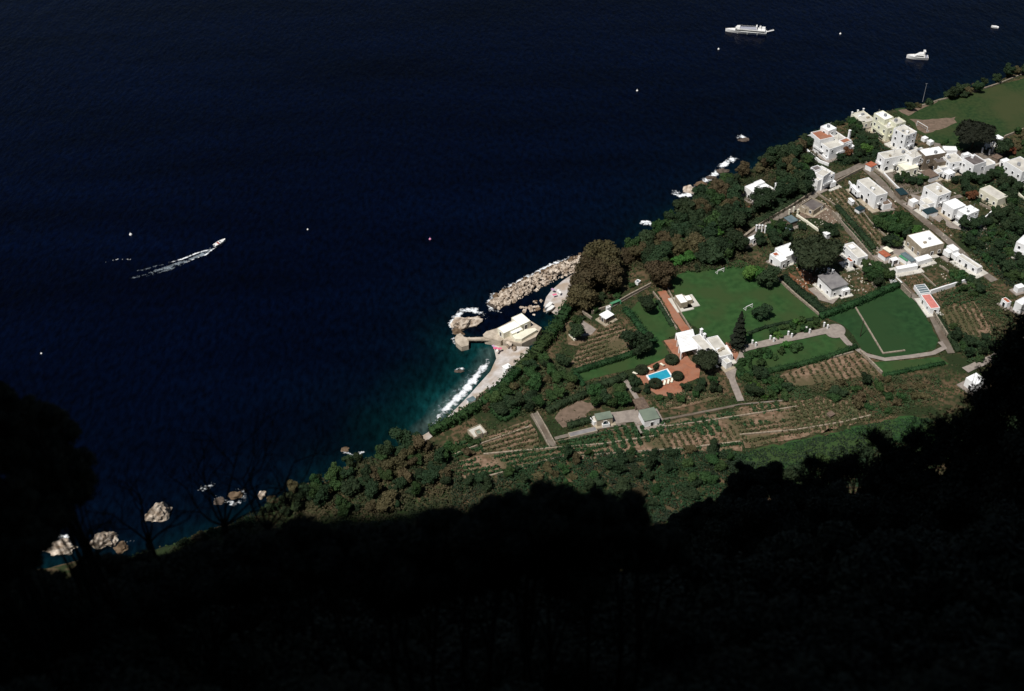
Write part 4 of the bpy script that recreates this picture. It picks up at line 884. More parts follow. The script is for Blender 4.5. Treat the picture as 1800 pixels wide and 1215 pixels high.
# breakwater
bw = empty('breakwater', G((940,500), 0)); tag(bw, 'curved breakwater of heaped pale boulders', 'breakwater')
LINE = [(866,533),(890,518),(920,502),(950,486),(985,470),(1020,456),(1050,442)]
pts = [G(p, 1.5) for p in LINE]; l = bw.location
core = []
for i in range(len(pts)-1):
    a, b_ = pts[i], pts[i+1]; d = b_-a; mid = (a+b_)/2; core.append((mid.x-l.x, mid.y-l.y, -1.4-l.z, d.length+2, 5.0, 4.2, math.atan2(d.y, d.x)))
o = link('core', boxes('core', core, ROCKD)); o.parent = bw
bmeshes = [rock_mesh('boulder', 2 if s < 6 else 1, 0.75, s*3.7+1, [ROCKM, ROCKM, ROCKB][s % 3]) for s in range(9)]
for k in range(300):
    t = random.random()*(len(pts)-1); i = int(t); a, b_ = pts[i], pts[i+1]; q = a.lerp(b_, t-i); d = (b_-a).normalized(); nn = Vector((-d.y, d.x, 0))
    off = random.uniform(-1, 1); wd = 4.6 if t > 0.6 else 3.2
    s = random.uniform(0.4, 0.95)
    z_ = 1.6*(1-off*off)-0.3+random.uniform(-0.1, 0.3)
    pick = [j for j in range(9) if (j % 3 == 2) == (off > random.uniform(0.1, 0.9))]
    o = link('boulder', random.choice(pick and [bmeshes[j] for j in pick] or bmeshes)); o.parent = bw
    p_ = q+nn*off*wd; o.location = (p_.x-l.x, p_.y-l.y, z_-l.z); o.scale = (s*random.uniform(0.8, 1.3), s, s*0.8); o.rotation_euler = (random.random()*3, random.random()*3, random.random()*6)
V, F = [], []
for k in range(700):
    t = random.random()*(len(pts)-1); i = int(t); a, b_ = pts[i], pts[i+1]; q = a.lerp(b_, t-i); d = (b_-a).normalized(); nn = Vector((-d.y, d.x, 0)); off = random.uniform(-1.15, 1.15)
    p_ = q+nn*off*(4.2 if t > 0.6 else 3.2); z_ = 1.7*(1-min(1, off*off))-0.2; m0 = len(V); s = random.uniform(0.2, 0.5)
    me = bmeshes[k % 9]
    for v_ in me.vertices: V.append((p_.x-l.x+v_.co.x*s, p_.y-l.y+v_.co.y*s, z_-l.z+v_.co.z*s))
    for f in me.polygons: F.append(tuple(m0+x for x in f.vertices))
o = link('small_rubble', pyd('small_rubble', V, F, ROCKM)); o.parent = bw; o['kind'] = 'stuff'
cv = []
for k in range(26):
    x, y = random.gauss(938, 13), random.gauss(541, 7); s = random.uniform(0.3, 1.0); g = G((x, y), 0)
    o = link('cove_rock', bmeshes[k % 9], None, (g.x, g.y, 0.0)); o.scale = (s*1.2, s, s*0.7); o.rotation_euler[2] = random.random()*6
    tag(o, 'rounded rock in the shallow cove behind the bathing house', 'rock', 'rocks in the cove')
for k in range(8):
    x, y = K(780,520,10,(1130+random.uniform(-40,120), 860+random.uniform(-60,60)))[0]; s = random.uniform(0.5, 1.0); g = G((x, y), 3)
    o = link('bank_rock', bmeshes[k % 9], None, (g.x, g.y, 2.6)); o.scale = (s, s, s*0.8); tag(o, 'pale boulder at the foot of the bank below the sun terrace', 'rock', 'boulders below the sun terrace')
# towels on the shingle
TWL = [mat('pink_towel', (0.75, 0.16, 0.28)), mat('white_towel', (0.8, 0.8, 0.8)), mat('lilac_towel', (0.5, 0.35, 0.5))]
for i, (x, y, zz) in enumerate(((871,612,1.6),(874,616,1.8),(868,609,1.2),(878,613,2.0),(981,511,1.8),(972,509,1.4),(975,518,1.6),(984,514,2.0))):
    g = G((x, y), zz+0.5); o = link('beach_towel', boxes('beach_towel', [(0,0,0,1.7,0.9,0.12,0)], TWL[i % 3]), None, (g.x, g.y, zz+0.55), i*1.1)
    tag(o, '%s towel spread on the shingle of the %s' % (('pink', 'white', 'lilac')[i % 3], 'main beach' if i < 4 else 'cove'), 'towel', 'towels on the shingle')
for i, (x, y) in enumerate(((891,647),(829,705))):
    g = G((x, y), 3.6); o = empty('beach_hut', (g.x, g.y, 2.8), 0.6); link('wall', boxes('wall', [(0,0,0.4,2.6,2.0,2.2,0)], W_WHITE), o); link('roof', boxes('roof', [(0,0,1.6,3.0,2.4,0.18,0)], [R_WHITE, BLUEG][i]), o)
    tag(o, ['white box hut at the back of the beach', 'beach hut with blue-grey roof by the promenade edge'][i], 'hut')

# ------------------------------------------------------------------ foam
def foam_mat(name, col, amt, sc):
    M = bpy.data.materials.new(name); M.use_nodes = True; N = M.node_tree.nodes; L = M.node_tree.links; b = N['Principled BSDF']
    b.inputs['Base Color'].default_value = (*col, 1); b.inputs['Roughness'].default_value = 0.8
    geo = N.new('ShaderNodeNewGeometry'); n = N.new('ShaderNodeTexNoise'); n.inputs['Scale'].default_value = sc; n.inputs['Detail'].default_value = 10; n.inputs['Roughness'].default_value = 0.65
    L.new(geo.outputs['Position'], n.inputs['Vector']); a = N.new('ShaderNodeAttribute'); a.attribute_name = 'dens'
    m1 = N.new('ShaderNodeMath'); m1.operation = 'MULTIPLY_ADD'; L.new(a.outputs['Fac'], m1.inputs[0]); m1.inputs[1].default_value = 0.40; L.new(n.outputs['Fac'], m1.inputs[2])
    r = N.new('ShaderNodeMapRange'); r.inputs['From Min'].default_value = 0.70; r.inputs['From Max'].default_value = 0.90; r.inputs['To Max'].default_value = amt; L.new(m1.outputs[0], r.inputs['Value'])
    L.new(r.outputs[0], b.inputs['Alpha']); return M
FM1 = foam_mat('white_foam', (0.85, 0.89, 0.93), 1.0, 0.65); FM2 = foam_mat('thin_foam', (0.55, 0.66, 0.75), 0.35, 0.5); FM3 = foam_mat('surf_foam', (0.86, 0.88, 0.92), 1.0, 0.38)
FN = [0]
def foam(label, px, wid, dn=1.0, fm=None, end=True):
    FN[0] += 1; pts = [G(p, 0) for p in px]; out = []
    for i in range(len(pts)-1):
        k = max(1, int((pts[i+1]-pts[i]).length/0.8)); out += [pts[i].lerp(pts[i+1], t/k) for t in range(k)]
    out.append(pts[-1]); V, F, D = [], [], []; C_ = 11; n = len(out)
    for i, p in enumerate(out):
        d = (out[min(i+2, n-1)]-out[max(i-2, 0)]).normalized(); nn = Vector((-d.y, d.x, 0)); wob = noise.noise(p*0.15)*wid*0.35
        wl = wid*(1+0.35*noise.noise(p*0.3+Vector((5, 0, 0)))); te = min(1, 4*i/n, 4*(n-1-i)/n) if end else 1
        for j in range(C_):
            u = j/(C_-1)*2-1; q = p+nn*(u*wl+wob); V.append((q.x, q.y, 0.05+0.004*FN[0])); D.append((1-abs(u)**1.6)*dn*(0.25+0.75*te)*(0.8+0.4*noise.noise(p*0.4)))
    for i in range(n-1):
        for j in range(C_-1): F.append((i*C_+j, i*C_+j+1, (i+1)*C_+j+1, (i+1)*C_+j))
    me = pyd('foam', V, F, fm or FM1); at_ = me.attributes.new('dens', 'FLOAT', 'POINT'); at_.data.foreach_set('value', np.array(D, dtype=np.float32))
    tag(link('foam', me), label, 'foam', kind='stuff')
foam('surf line along the beach', [(757,746),(775,730),(795,708),(815,688),(835,664),(850,644),(862,624)], 1.9, 1.4, FM3, True)
foam('thin wash of the surf', [(762,744),(782,726),(802,704),(822,682),(842,658),(858,632)], 2.8, 1.0, FM1)
foam('milky water before the surf line', [(752,744),(780,714),(800,692),(820,668),(845,640)], 3.5, 0.7, FM2)
foam('foam round the rock islet', [(803,590),(795,575),(799,558),(813,547),(833,545),(849,552),(853,562)], 2.2, 1.2)
foam('foam between islet and pier', [(796,576),(808,588),(820,596)], 1.8, 0.9)
foam('foam round the pier head', [(801,588),(797,600),(804,613)], 1.2, 0.8)
foam('foam at the breakwater tip', [(882,550),(867,545),(859,533),(864,520),(878,511)], 2.0, 1.0)
foam('foam along the breakwater', [(872,514),(908,497),(945,478),(980,461),(1014,448)], 1.7, 1.1)
foam('foam at the rock off the villa cliff', [(1294,243),(1303,240),(1314,247)], 2.2, 1.3)
foam('foam under the wooded cliff', [(1178,336),(1196,344),(1212,343),(1226,348)], 3.0, 1.3)
foam('foam streak under the wooded cliff', [(1218,332),(1240,318),(1256,306),(1266,296)], 2.8, 1.3)
foam('foam streak below the cliff corner', [(1262,298),(1280,284),(1296,275)], 3.0, 1.3)
foam('foam at the wooded point', [(1124,390),(1136,393),(1150,397)], 2.4, 1.3)
foam('foam at the rock off the beach', [(798,651),(808,648),(818,650)], 1.2, 0.9)
foam('foam flecks behind the twigs', [(346,862),(364,855),(380,850)], 2.2, 0.75)
foam('foam at the shore rocks', [(366,886),(385,873),(398,881),(412,887),(428,880),(426,861),(408,859)], 1.8, 0.85)
foam('foam at the flat pinkish rock', [(80,950),(100,941),(128,948)], 1.8, 0.95)
foam('foam at the brownish rock', [(196,968),(222,952),(236,950)], 1.4, 0.85)
foam('foam off the olive scrub', [(596,792),(622,801),(644,792)], 1.1, 0.9)
foam('speedboat wake', [(386,431),(382,432),(365,440),(345,446),(320,456),(290,464)], 0.9, 1.05, None, True)
foam('churned water of the speedboat wake', [(384,434),(360,445),(330,458),(290,472),(250,484)], 1.9, 1.2, FM2)
foam('speedboat wake', [(397,428),(375,438),(362,448),(340,456),(315,467)], 0.9, 1.0, None, True)
foam('fading speedboat wake', [(330,460),(300,474),(270,482),(235,489),(212,488)], 1.6, 0.75, FM2)
foam('fading speedboat wake', [(304,460),(270,470),(230,480)], 1.4, 0.7, FM2)
foam('old wake flecks', [(184,463),(208,456),(242,457)], 0.9, 0.7)

# ------------------------------------------------------------------ vegetation
def lumps_crown(name, rad, n, leaf, nl, ma, seed, flat=0.0, core=0.82, top=False, ls=0.5):
    """crown of leaf faces on lumps filling an ellipsoid of half-axes rad"""
    r_ = np.random.default_rng(seed); R3 = np.array(rad)
    d = r_.normal(size=(nl, 3)); d /= np.linalg.norm(d, axis=1)[:, None]
    if top: d[:, 2] = np.abs(d[:, 2])*0.9-0.15
    Cn = d*r_.uniform(0.40, 0.88, nl)[:, None]; lr = r_.uniform(0.20, 0.46, nl)*ls/0.5
    Cn = np.vstack([Cn, [[0, 0, 0]]]); lr = np.append(lr, 0.6)
    k = r_.choice(nl+1, n, p=(lr**2)/(lr**2).sum())
    dd = r_.normal(size=(n, 3)); dd /= np.linalg.norm(dd, axis=1)[:, None]
    dd[:, 2] = np.where(dd[:, 2] < -0.5, -dd[:, 2], dd[:, 2])
    Cc = (Cn[k]+dd*(lr[k]*r_.uniform(0.82, 1.12, n))[:, None])*R3
    V, F = quads(Cc, leaf*r_.uniform(0.6, 1.3, n), dd, 0.8)
    # solid lumps inside keep the crown opaque
    bm = bmesh.new()
    for i in range(nl+1):
        bmesh.ops.create_icosphere(bm, subdivisions=1, radius=1, matrix=Matrix.Translation(Vector(Cn[i]*R3)) @ Matrix.Diagonal((*(R3*lr[i]*core), 1)))
    cv_ = np.array([v_.co[:] for v_ in bm.verts]); cf = np.array([[v_.index for v_ in f.verts] for f in bm.faces]); bm.free()
    V2 = np.vstack([V, cv_]); F3 = np.vstack([F[:, [0, 1, 2]], F[:, [0, 2, 3]], cf+len(V)])
    return npmesh(name, V2, F3, ma)
def trunk_mesh(name, h, r0, limbs, reach, seed, ma=BARK):
    rd = random.Random(seed); bm = bmesh.new()
    def tube(p, q, ra, rb):
        d = (q-p); m_ = Matrix.Translation((p+q)/2) @ d.to_track_quat('Z', 'Y').to_matrix().to_4x4()
        bmesh.ops.create_cone(bm, segments=6, radius1=ra, radius2=rb, depth=d.length, matrix=m_, cap_ends=True)
    tube(Vector((0,0,-0.6)), Vector((0.05*h, 0, h*0.6)), r0, r0*0.6); tube(Vector((0.05*h,0,h*0.58)), Vector((0.02*h, 0.03*h, h)), r0*0.6, r0*0.3)
    for i in range(limbs):
        a = i*math.tau/limbs+rd.random(); s = Vector((0.04*h, 0, h*rd.uniform(0.5, 0.75))); tube(s, s+Vector((math.cos(a)*reach, math.sin(a)*reach, h*rd.uniform(0.2, 0.35))), r0*0.4, r0*0.12)
    me = bpy.data.meshes.new(name); bm.to_mesh(me); bm.free(); me.materials.append(ma); return me
SP = {}
def species(key, R0, hc, rad, n, leaf, nl, mats, nvar, trunk, **kw):
    SP[key] = dict(R0=R0, hc=hc, trunk=trunk, mats={}, tm=[trunk_mesh('trunk', trunk[0], trunk[1], trunk[2], trunk[3], s) for s in range(2)] if trunk else None)
    base_ = [lumps_crown('crown', rad, n, leaf, nl, mats[0][1], 100+hash(key) % 50+s if False else 100+len(SP)*10+s, **kw) for s in range(nvar)]
    for i, (mk, ma) in enumerate(mats):
        lst = []
        for me in base_:
            if i: me = me.copy(); me.materials[0] = ma
            lst.append(me)
        SP[key]['mats'][mk] = lst
species('pine', 8, 7.5, (8, 8, 3.4), 5200, 0.75, 26, [('pine', F_PINE), ('dark', F_ARAU)], 2, (7.0, 0.45, 6, 4.5), top=True, ls=0.42)
species('broad', 4, 4.4, (4, 4, 3.4), 1900, 0.62, 12, [('green', F_GREEN), ('dark', F_DARK), ('bright', F_BRIGHT), ('olive', F_OLIVE), ('rust', F_RUST)], 4, (4.2, 0.22, 4, 1.6))
species('cedar', 6, 6.0, (6, 6, 5.0), 3800, 0.62, 24, [('cedar', F_CEDAR), ('olive', F_OLIVE), ('dark', F_DARK)], 3, (6.0, 0.35, 5, 2.4))
species('shrub', 2, 1.3, (2, 2, 1.5), 700, 0.45, 8, [('green', F_GREEN), ('dark', F_DARK), ('bright', F_BRIGHT), ('olive', F_OLIVE), ('rust', F_RUST)], 4, None)
def tree(sp, mk, px, R, label, group=None, world=None, name=None, zsc=1.0):
    d = SP[sp]; s = R/d['R0']
    if world is None:
        g = G(px, ZP+d['hc']*s*zsc); x, y = g.x, g.y
    else: x, y = world
    z_ = H(x, y)
    me = random.choice(d['mats'][mk]); rz = random.random()*6.28
    big = ' tree' in label and 'bush' not in label
    nm = name or {'pine': 'stone_pine', 'broad': ('tree' if R > 2.9 else 'small_tree') if big else 'bush', 'cedar': 'cedar_tree', 'shrub': 'shrub'}[sp]
    cat = {'pine': 'pine tree', 'broad': ('tree' if R > 2.9 else 'small tree') if big else 'bush', 'cedar': 'cedar', 'shrub': 'shrub'}[sp]
    if d['trunk'] is None:
        o = link(nm, me, None, (x, y, z_+d['hc']*s*zsc), rz); o.scale = (s*random.uniform(.7, 1.3), s*random.uniform(.7, 1.3), s*zsc*random.uniform(.75, 1.2)); return tag(o, label, cat, group)
    r = empty(nm, (x, y, z_), rz); sv = 0.06 if group is None else 0.28; r.scale = (s*random.uniform(1-sv, 1+sv), s*random.uniform(1-sv, 1+sv), s*zsc*random.uniform(1-sv, 1+sv*0.7))
    c = link('crown', me, r); c.location = (0, 0, d['hc']); link('trunk', random.choice(d['tm']), r)
    return tag(r, label, cat, group)
# single trees one can point to
tree('pine', 'pine', (1437,446), 11.6, 'huge spreading stone pine beside the flat white house')
tree('pine', 'dark', (1714,233), 9.6, 'very dark broad pine at the corner of the pitch')
tree('pine', 'pine', (1244,634), 5.4, 'round stone pine shading the villa terrace')
tree('cedar', 'dark', (1340,352), 6.0, 'round dark tree in front of the whitewashed house', name='round_tree')
tree('cedar', 'cedar', (1056,458), 8.6, 'tall rusty brown tree at the root of the breakwater')
tree('cedar', 'cedar', (1034,486), 7.6, 'rusty brown tree in the middle of the clump by the cove')
tree('cedar', 'cedar', (1022,518), 6.4, 'lower brown tree above the cove beach')
tree('cedar', 'cedar', (1070,490), 6.2, 'shaded brown tree behind the cove clump')
tree('cedar', 'cedar', (1160,482), 6.0, 'brownish tree at the head of the terracotta path')
tree('broad', 'dark', (1121,600), 5.4, 'big dark bush-like tree at the corner of the vegetable plot')
tree('broad', 'dark', (1137,530), 4.0, 'dark tree at the top of the small lawn')
tree('broad', 'dark', (1338,547), 3.4, 'bluish round bush on the lawn beside the goal')
tree('broad', 'dark', (1350,485), 4.6, 'dark tree at the wall corner of the football lawn')
tree('broad', 'dark', (1014,580), 3.6, 'lone dark bush in the pale gravel plot')
tree('broad', 'green', (984,572), 2.6, 'round green bush in the brown plot')
tree('broad', 'bright', (1320,477), 3.6, 'bright green shrub beside the football lawn')
tree('broad', 'bright', (1336,484), 3.4, 'bright green shrub near the wall of the football lawn')
tree('broad', 'dark', (712,766), 4.6, 'dark green tree at the lower end of the beach')
tree('broad', 'rust', (1491,267), 2.8, 'rust orange tree below the stepped cubic villa')
tree('broad', 'bright', (1526,262), 3.0, 'bright green tree beside the rust orange tree')
tree('broad', 'dark', (1762,258), 4.6, 'dark tree next to the white hut at the pitch corner')
tree('broad', 'rust', (1778,262), 2.8, 'orange tree beyond the white hut at the pitch corner')
tree('broad', 'rust', (1708,342), 2.4, 'orange shrub beside the single-storey house')
# tall black conifer
def conifer():
    Ht = 17.0; g = G((1296,612)); r = empty('conifer', (g.x, g.y, ZP)); V = []; F = []; cs = []; ns = []
    n = 9000; t = rng.random(n)**0.75; ang = rng.random(n)*math.tau
    tier = 0.75+0.25*np.sin(t*Ht*3.0); rr = (1-t)**0.8*4.3*tier*np.sqrt(rng.uniform(0.35, 1, n))*(0.85+0.15*np.sin(ang*5+t*20))
    C = np.column_stack([rr*np.cos(ang), rr*np.sin(ang), 1.2+t*(Ht-1.2)-rr*0.12]); nr = np.column_stack([np.cos(ang)*0.5, np.sin(ang)*0.5, np.ones(n)*0.9])
    V, F = quads(C, 0.55*rng.uniform(0.6, 1.3, n), nr, 0.7); link('crown', npmesh('crown', V, F, F_ARAU), r)
    link('trunk', trunk_mesh('trunk', Ht*0.95, 0.35, 6, 1.0, 3), r); tag(r, 'tall black conifer beside the villa', 'conifer')
conifer()
# ring topiaries round the pool
def ringbush(px, R, r0, lab):
    n = 2600; a = rng.random(n)*math.tau; b__ = rng.random(n)*math.tau; q = r0*(0.9+0.2*rng.random(n))
    C = np.column_stack([(R+q*np.cos(b__))*np.cos(a), (R+q*np.cos(b__))*np.sin(a), 1.1+q*1.15*np.sin(b__)]); nr = np.column_stack([np.cos(b__)*np.cos(a), np.cos(b__)*np.sin(a), np.sin(b__)])
    V, F = quads(C, 0.28*rng.uniform(0.6, 1.3, n), nr, 0.7)
    t1 = np.linspace(0, math.tau, 24, endpoint=False); t2 = np.linspace(0, math.tau, 8, endpoint=False); A_, B_ = np.meshgrid(t1, t2, indexing='ij')
    q = r0*0.86; T = np.column_stack([((R+q*np.cos(B_))*np.cos(A_)).ravel(), ((R+q*np.cos(B_))*np.sin(A_)).ravel(), (1.1+q*1.15*np.sin(B_)).ravel()])
    FT = [[i*8+j, ((i+1) % 24)*8+j, ((i+1) % 24)*8+(j+1) % 8, i*8+(j+1) % 8] for i in range(24) for j in range(8)]
    g = G(px, ZP+1.1); tag(link('ring_hedge', npmesh('ring_hedge', np.vstack([V, T]), np.vstack([F, np.array(FT)+len(V)]), F_PINE), None, (g.x, g.y, ZP)), lab, 'topiary', 'topiaries round the pool')
for px, R, r0, lab in (((1181,632),1.65,0.95,'ring-shaped hedge nearest the villa terrace'),((1128,650),1.45,0.9,'ring-shaped hedge at the far left corner of the pool terrace'),((1152,674),1.6,0.85,'ring-shaped hedge overhanging the pool edge'),((1191,661),1.2,0.95,'ring-shaped hedge at the right end of the pool')): ringbush(px, R, r0, lab)
tree('shrub', 'dark', (1153,645), 1.7, 'rounded clipped bush between the far loungers')

# hedges
def hedge(label, px, wd, ht, ma=F_HEDGE, z=ZP, dens_=26, leaf=0.4, name='hedge', group=None):
    pts = [G(p, z) for p in px]; r0 = pts[0]; Vs, Fs, off = [], [], 0; core_ = []
    for i in range(len(pts)-1):
        a, b_ = np.array(pts[i]), np.array(pts[i+1]); Ln = np.linalg.norm(b_-a); n = int(Ln*dens_*(wd+2*ht)/4); d = (b_-a)/Ln; nn = np.array([-d[1], d[0], 0])
        t = rng.random(n); u = rng.uniform(-1, 1, n); w_ = rng.random(n); side = rng.random(n) < (wd/(wd+2*ht))
        lat = np.where(side, u*wd/2, np.sign(u)*wd/2); hgt = np.where(side, ht, w_*ht)
        bump = 1+0.18*np.sin(t*Ln*1.7+i)+0.1*np.sin(t*Ln*4.1)
        C = a+d*(t*Ln)[:, None]+nn*(lat*bump)[:, None]; C[:, 2] = z+hgt*bump
        nr = np.column_stack([nn[0]*np.sign(lat)*(~side), nn[1]*np.sign(lat)*(~side), np.where(side, 1.0, 0.3)])
        V, F = quads(C-np.array(r0), leaf*rng.uniform(0.6, 1.4, n), nr, 0.8); Vs.append(V); Fs.append(F+off); off += len(V)
        mid = (a+b_)/2-np.array(r0); core_.append((mid[0], mid[1], ht*0.40-0.1, Ln, wd*0.8, ht*0.85+0.2, math.atan2(d[1], d[0])))
    bm_ = boxes('tmp', core_, ma); cv_ = np.array([v_.co[:] for v_ in bm_.vertices]); cf = np.array([list(p.vertices) for p in bm_.polygons]); bpy.data.meshes.remove(bm_)
    Vs.append(cv_); Fs.append(cf+off)
    o = link(name, npmesh(name, np.vstack(Vs), np.vstack(Fs), ma), None, r0); return tag(o, label, 'hedge', group)
hedge('clipped hedge along the lower edge of the long lawn', [(1296,664),(1350,655),(1400,645),(1450,632),(1506,612)], 1.8, 1.8)
hedge('hedge between the vegetable plot and the small lawn', [(1008,657),(1050,644),(1090,632),(1138,614)], 2.4, 1.8)
hedge('hedge on the upper side of the small lawn', [(1098,545),(1112,560),(1130,585),(1150,604)], 2.6, 1.8)
hedge('short dark hedge at the corner of the small lawn', [(1008,654),(1016,668),(1026,680)], 2.0, 1.6)
hedge('tall hedge on the upper side of the green field', [(1442,560),(1480,546),(1520,530),(1552,515),(1580,504)], 2.6, 2.6)
hedge('dark hedge right of the football lawn wall', [(1376,490),(1404,515),(1440,545),(1452,556)], 3.2, 2.4, F_DARK)
hedge('low dark hedge between lawn and orchard strip', [(1315,588),(1345,577),(1375,570),(1400,566),(1440,562)], 1.2, 1.0, F_DARK)
hedge('flower border hedge beside the terracotta path', [(1156,530),(1168,550),(1182,574)], 2.0, 0.9, F_DARK)
hedge('hedge at the bottom of the small lawn', [(1032,690),(1060,680),(1090,670),(1100,664)], 3.0, 2.6, F_DARK)
hedge('hedge bounding the brown dirt yard', [(962,726),(1000,708),(1030,696)], 2.6, 2.2, F_DARK)
hedge('hedge below the brown dirt yard', [(998,752),(1020,746),(1040,740)], 2.4, 2.0, F_DARK)
hedge('square box hedge enclosing a small plot', K(700,600,4.5,(720,520),(860,470),(950,560),(830,630),(720,520)), 2.6, 2.0, F_HEDGE)
hedge('hedge below the small grass strip', [(1555,662),(1600,652),(1660,640)], 1.6, 1.2)
hedge('hedge on the upper side of the lane to the white villa', [(1320,402),(1360,378),(1400,354),(1428,334)], 3.2, 2.4, F_DARK)
hedge('dark hedge in the narrow lane shadow', [(1470,366),(1505,404),(1536,440)], 2.2, 2.2, F_DARK)
hedge('dark hedge below the pink-tiled shed', [(1646,558),(1660,580),(1675,604),(1684,620)], 2.0, 1.8, F_DARK)
# hedge-like scrub of the cliff edge above the beach
for i, (px, wd, ht) in enumerate((([(758,764),(800,742),(846,715)],3.2,3.0),([(850,712),(884,684),(910,656)],3.6,3.2),([(912,654),(938,630),(966,596)],4.0,3.4),([(966,594),(986,566),(1000,540)],4.0,3.2))):
    hedge(['wind-clipped hedge at the lower cliff edge above the beach','wind-clipped hedge above the middle of the beach','tall hedge on the bank beside the bathing house','hedge on the bank above the cove'][i], px, wd, ht, [F_GREEN, F_HEDGE, F_GREEN, F_HEDGE][i], leaf=0.6, dens_=22)

# scattered woods: every tree its own object
def scatter(px, spacing, opts, zs=ZP, seed=1, jitter=0.45, keep=None):
    """opts: (weight, species, material, Rmin, Rmax, label, group)"""
    rd = random.Random(seed); poly = [G(p, zs) for p in px]; x0 = min(p.x for p in poly); x1 = max(p.x for p in poly); y0 = min(p.y for p in poly); y1 = max(p.y for p in poly)
    pts_ = []; y = y0; row = 0
    while y < y1:
        x = x0+(row % 2)*spacing/2
        while x < x1: pts_.append((x+rd.uniform(-1, 1)*spacing*jitter, y+rd.uniform(-1, 1)*spacing*jitter)); x += spacing
        y += spacing*0.87; row += 1
    if not pts_: return
    A_ = np.array(pts_); A_ = A_[inpoly(A_, poly)]
    wts = [o[0] for o in opts]
    for x, y in A_:
        o = rd.choices(opts, wts)[0]; tree(o[1], o[2], None, rd.uniform(o[3], o[4]), o[5], o[6], (x, y))
g1 = 'trees of the coast wood'
scatter([(1096,470),(1100,446),(1140,426),(1190,380),(1232,350),(1290,322),(1294,342),(1296,372),(1312,404),(1300,430),(1320,462),(1280,462),(1200,476),(1170,480),(1120,462)], 5.6,
  [(5,'broad','dark',3.2,5.0,'dark green tree in the wood between breakwater and lane',g1),(2,'broad','green',3.0,4.6,'mid green tree in the wood between breakwater and lane',g1),(1.6,'cedar','olive',3.6,5.0,'olive brown tree in the wood between breakwater and lane',g1),(1,'broad','bright',2.2,3.0,'light green small tree in the wood between breakwater and lane',g1)], seed=3)
scatter([(1290,318),(1340,292),(1402,258),(1420,250),(1430,270),(1420,300),(1400,330),(1380,345),(1372,326),(1350,306),(1312,312)], 4.8,
  [(4,'broad','dark',2.8,4.2,'dark tree on the cliff slope below the cubic villa','trees below the cubic villa'),(3,'broad','olive',2.8,4.2,'olive brown bush tree on the cliff slope below the cubic villa','trees below the cubic villa'),(1,'broad','green',2.4,3.4,'green tree on the cliff slope below the cubic villa','trees below the cubic villa')], seed=4)
scatter([(1496,212),(1506,218),(1530,244),(1552,268),(1535,280),(1515,290),(1480,292),(1470,286),(1502,270),(1500,246),(1484,226)], 3.4,
  [(5,'broad','dark',1.7,2.5,'dark tree between the cubic villa and the apartment house','trees beside the apartment house'),(1,'broad','green',1.6,2.2,'green tree between the cubic villa and the apartment house','trees beside the apartment house')], seed=5)
scatter([(1370,330),(1415,322),(1425,338),(1400,356),(1360,378),(1345,380),(1362,352)], 5.0, [(1,'broad','dark',3.2,4.6,'dark tree between lane and whitewashed house','trees beside the whitewashed house')], seed=6)
scatter([(1400,268),(1412,246),(1440,228),(1495,206),(1494,212),(1440,240),(1425,262)], 3.4, [(2,'shrub','dark',1.4,2.2,'dark shrub on the cliff edge above the sea','shrubs on the cliff edge'),(1,'shrub','olive',1.4,2.2,'olive shrub on the cliff edge above the sea','shrubs on the cliff edge')], seed=7)
scatter([(1588,192),(1650,174),(1700,162),(1760,140),(1810,118),(1880,90),(1880,96),(1800,132),(1700,170),(1600,196)], 4.2, [(3,'broad','dark',2.0,3.6,'dark bush at the seaward edge of the pitch','bushes at the edge of the pitch'),(2,'broad','olive',1.8,3.0,'olive bush at the seaward edge of the pitch','bushes at the edge of the pitch')], seed=8)
scatter([(1672,318),(1735,312),(1740,325),(1720,345),(1695,345)], 4.6, [(1,'broad','dark',2.0,3.0,'dark tree between the brown-roofed house and the single-storey house','trees in the village centre')], seed=9)
scatter([(1752,300),(1790,330),(1800,390),(1770,362),(1745,318)], 4.4, [(2,'broad','dark',2.2,3.4,'dark tree below the tall white house','trees below the tall white house'),(1,'broad','green',2.0,3.0,'green tree below the tall white house','trees below the tall white house')], seed=10)
scatter([(1690,395),(1730,378),(1770,372),(1830,390),(1830,520),(1770,500),(1745,480),(1710,445),(1680,418)], 5.0, [(4,'broad','dark',2.2,3.4,'dark bush in the thicket right of the lane','bushes of the dark thicket'),(3,'shrub','green',1.8,2.6,'low green bush in the thicket right of the lane','bushes of the dark thicket')], seed=11)
scatter([(1568,310),(1600,314),(1622,316),(1616,330),(1590,330),(1570,322)], 3.6, [(2,'broad','dark',1.8,2.5,'dark tree in the garden below the cream terrace','trees below the cream terrace'),(1,'broad','green',1.6,2.3,'green tree in the garden below the cream terrace','trees below the cream terrace')], seed=12)
scatter([(1545,385),(1575,380),(1600,395),(1620,410),(1585,420),(1590,440),(1560,436),(1540,412)], 4.6, [(2,'broad','green',2.4,3.6,'green fruit tree in the garden above the walled yard','fruit trees above the walled yard'),(1,'broad','bright',2.0,2.8,'light green fruit tree in the garden above the walled yard','fruit trees above the walled yard'),(1,'broad','dark',2.4,3.2,'dark fruit tree in the garden above the walled yard','fruit trees above the walled yard')], seed=13)
scatter([(1515,470),(1545,468),(1562,490),(1575,502),(1550,508),(1520,500)], 4.2, [(2,'broad','green',2.2,3.4,'green tree right of the grey-roofed house','trees right of the grey-roofed house'),(1,'broad','dark',2.0,3.0,'dark tree right of the grey-roofed house','trees right of the grey-roofed house')], seed=14)
scatter([(1335,402),(1360,395),(1395,405),(1400,420),(1375,430),(1350,440),(1330,430)], 4.2, [(2,'broad','dark',2.4,3.6,'dark tree between low white house and great pine','trees above the great pine'),(1,'broad','green',2.2,3.0,'green tree between low white house and great pine','trees above the great pine')], seed=15)
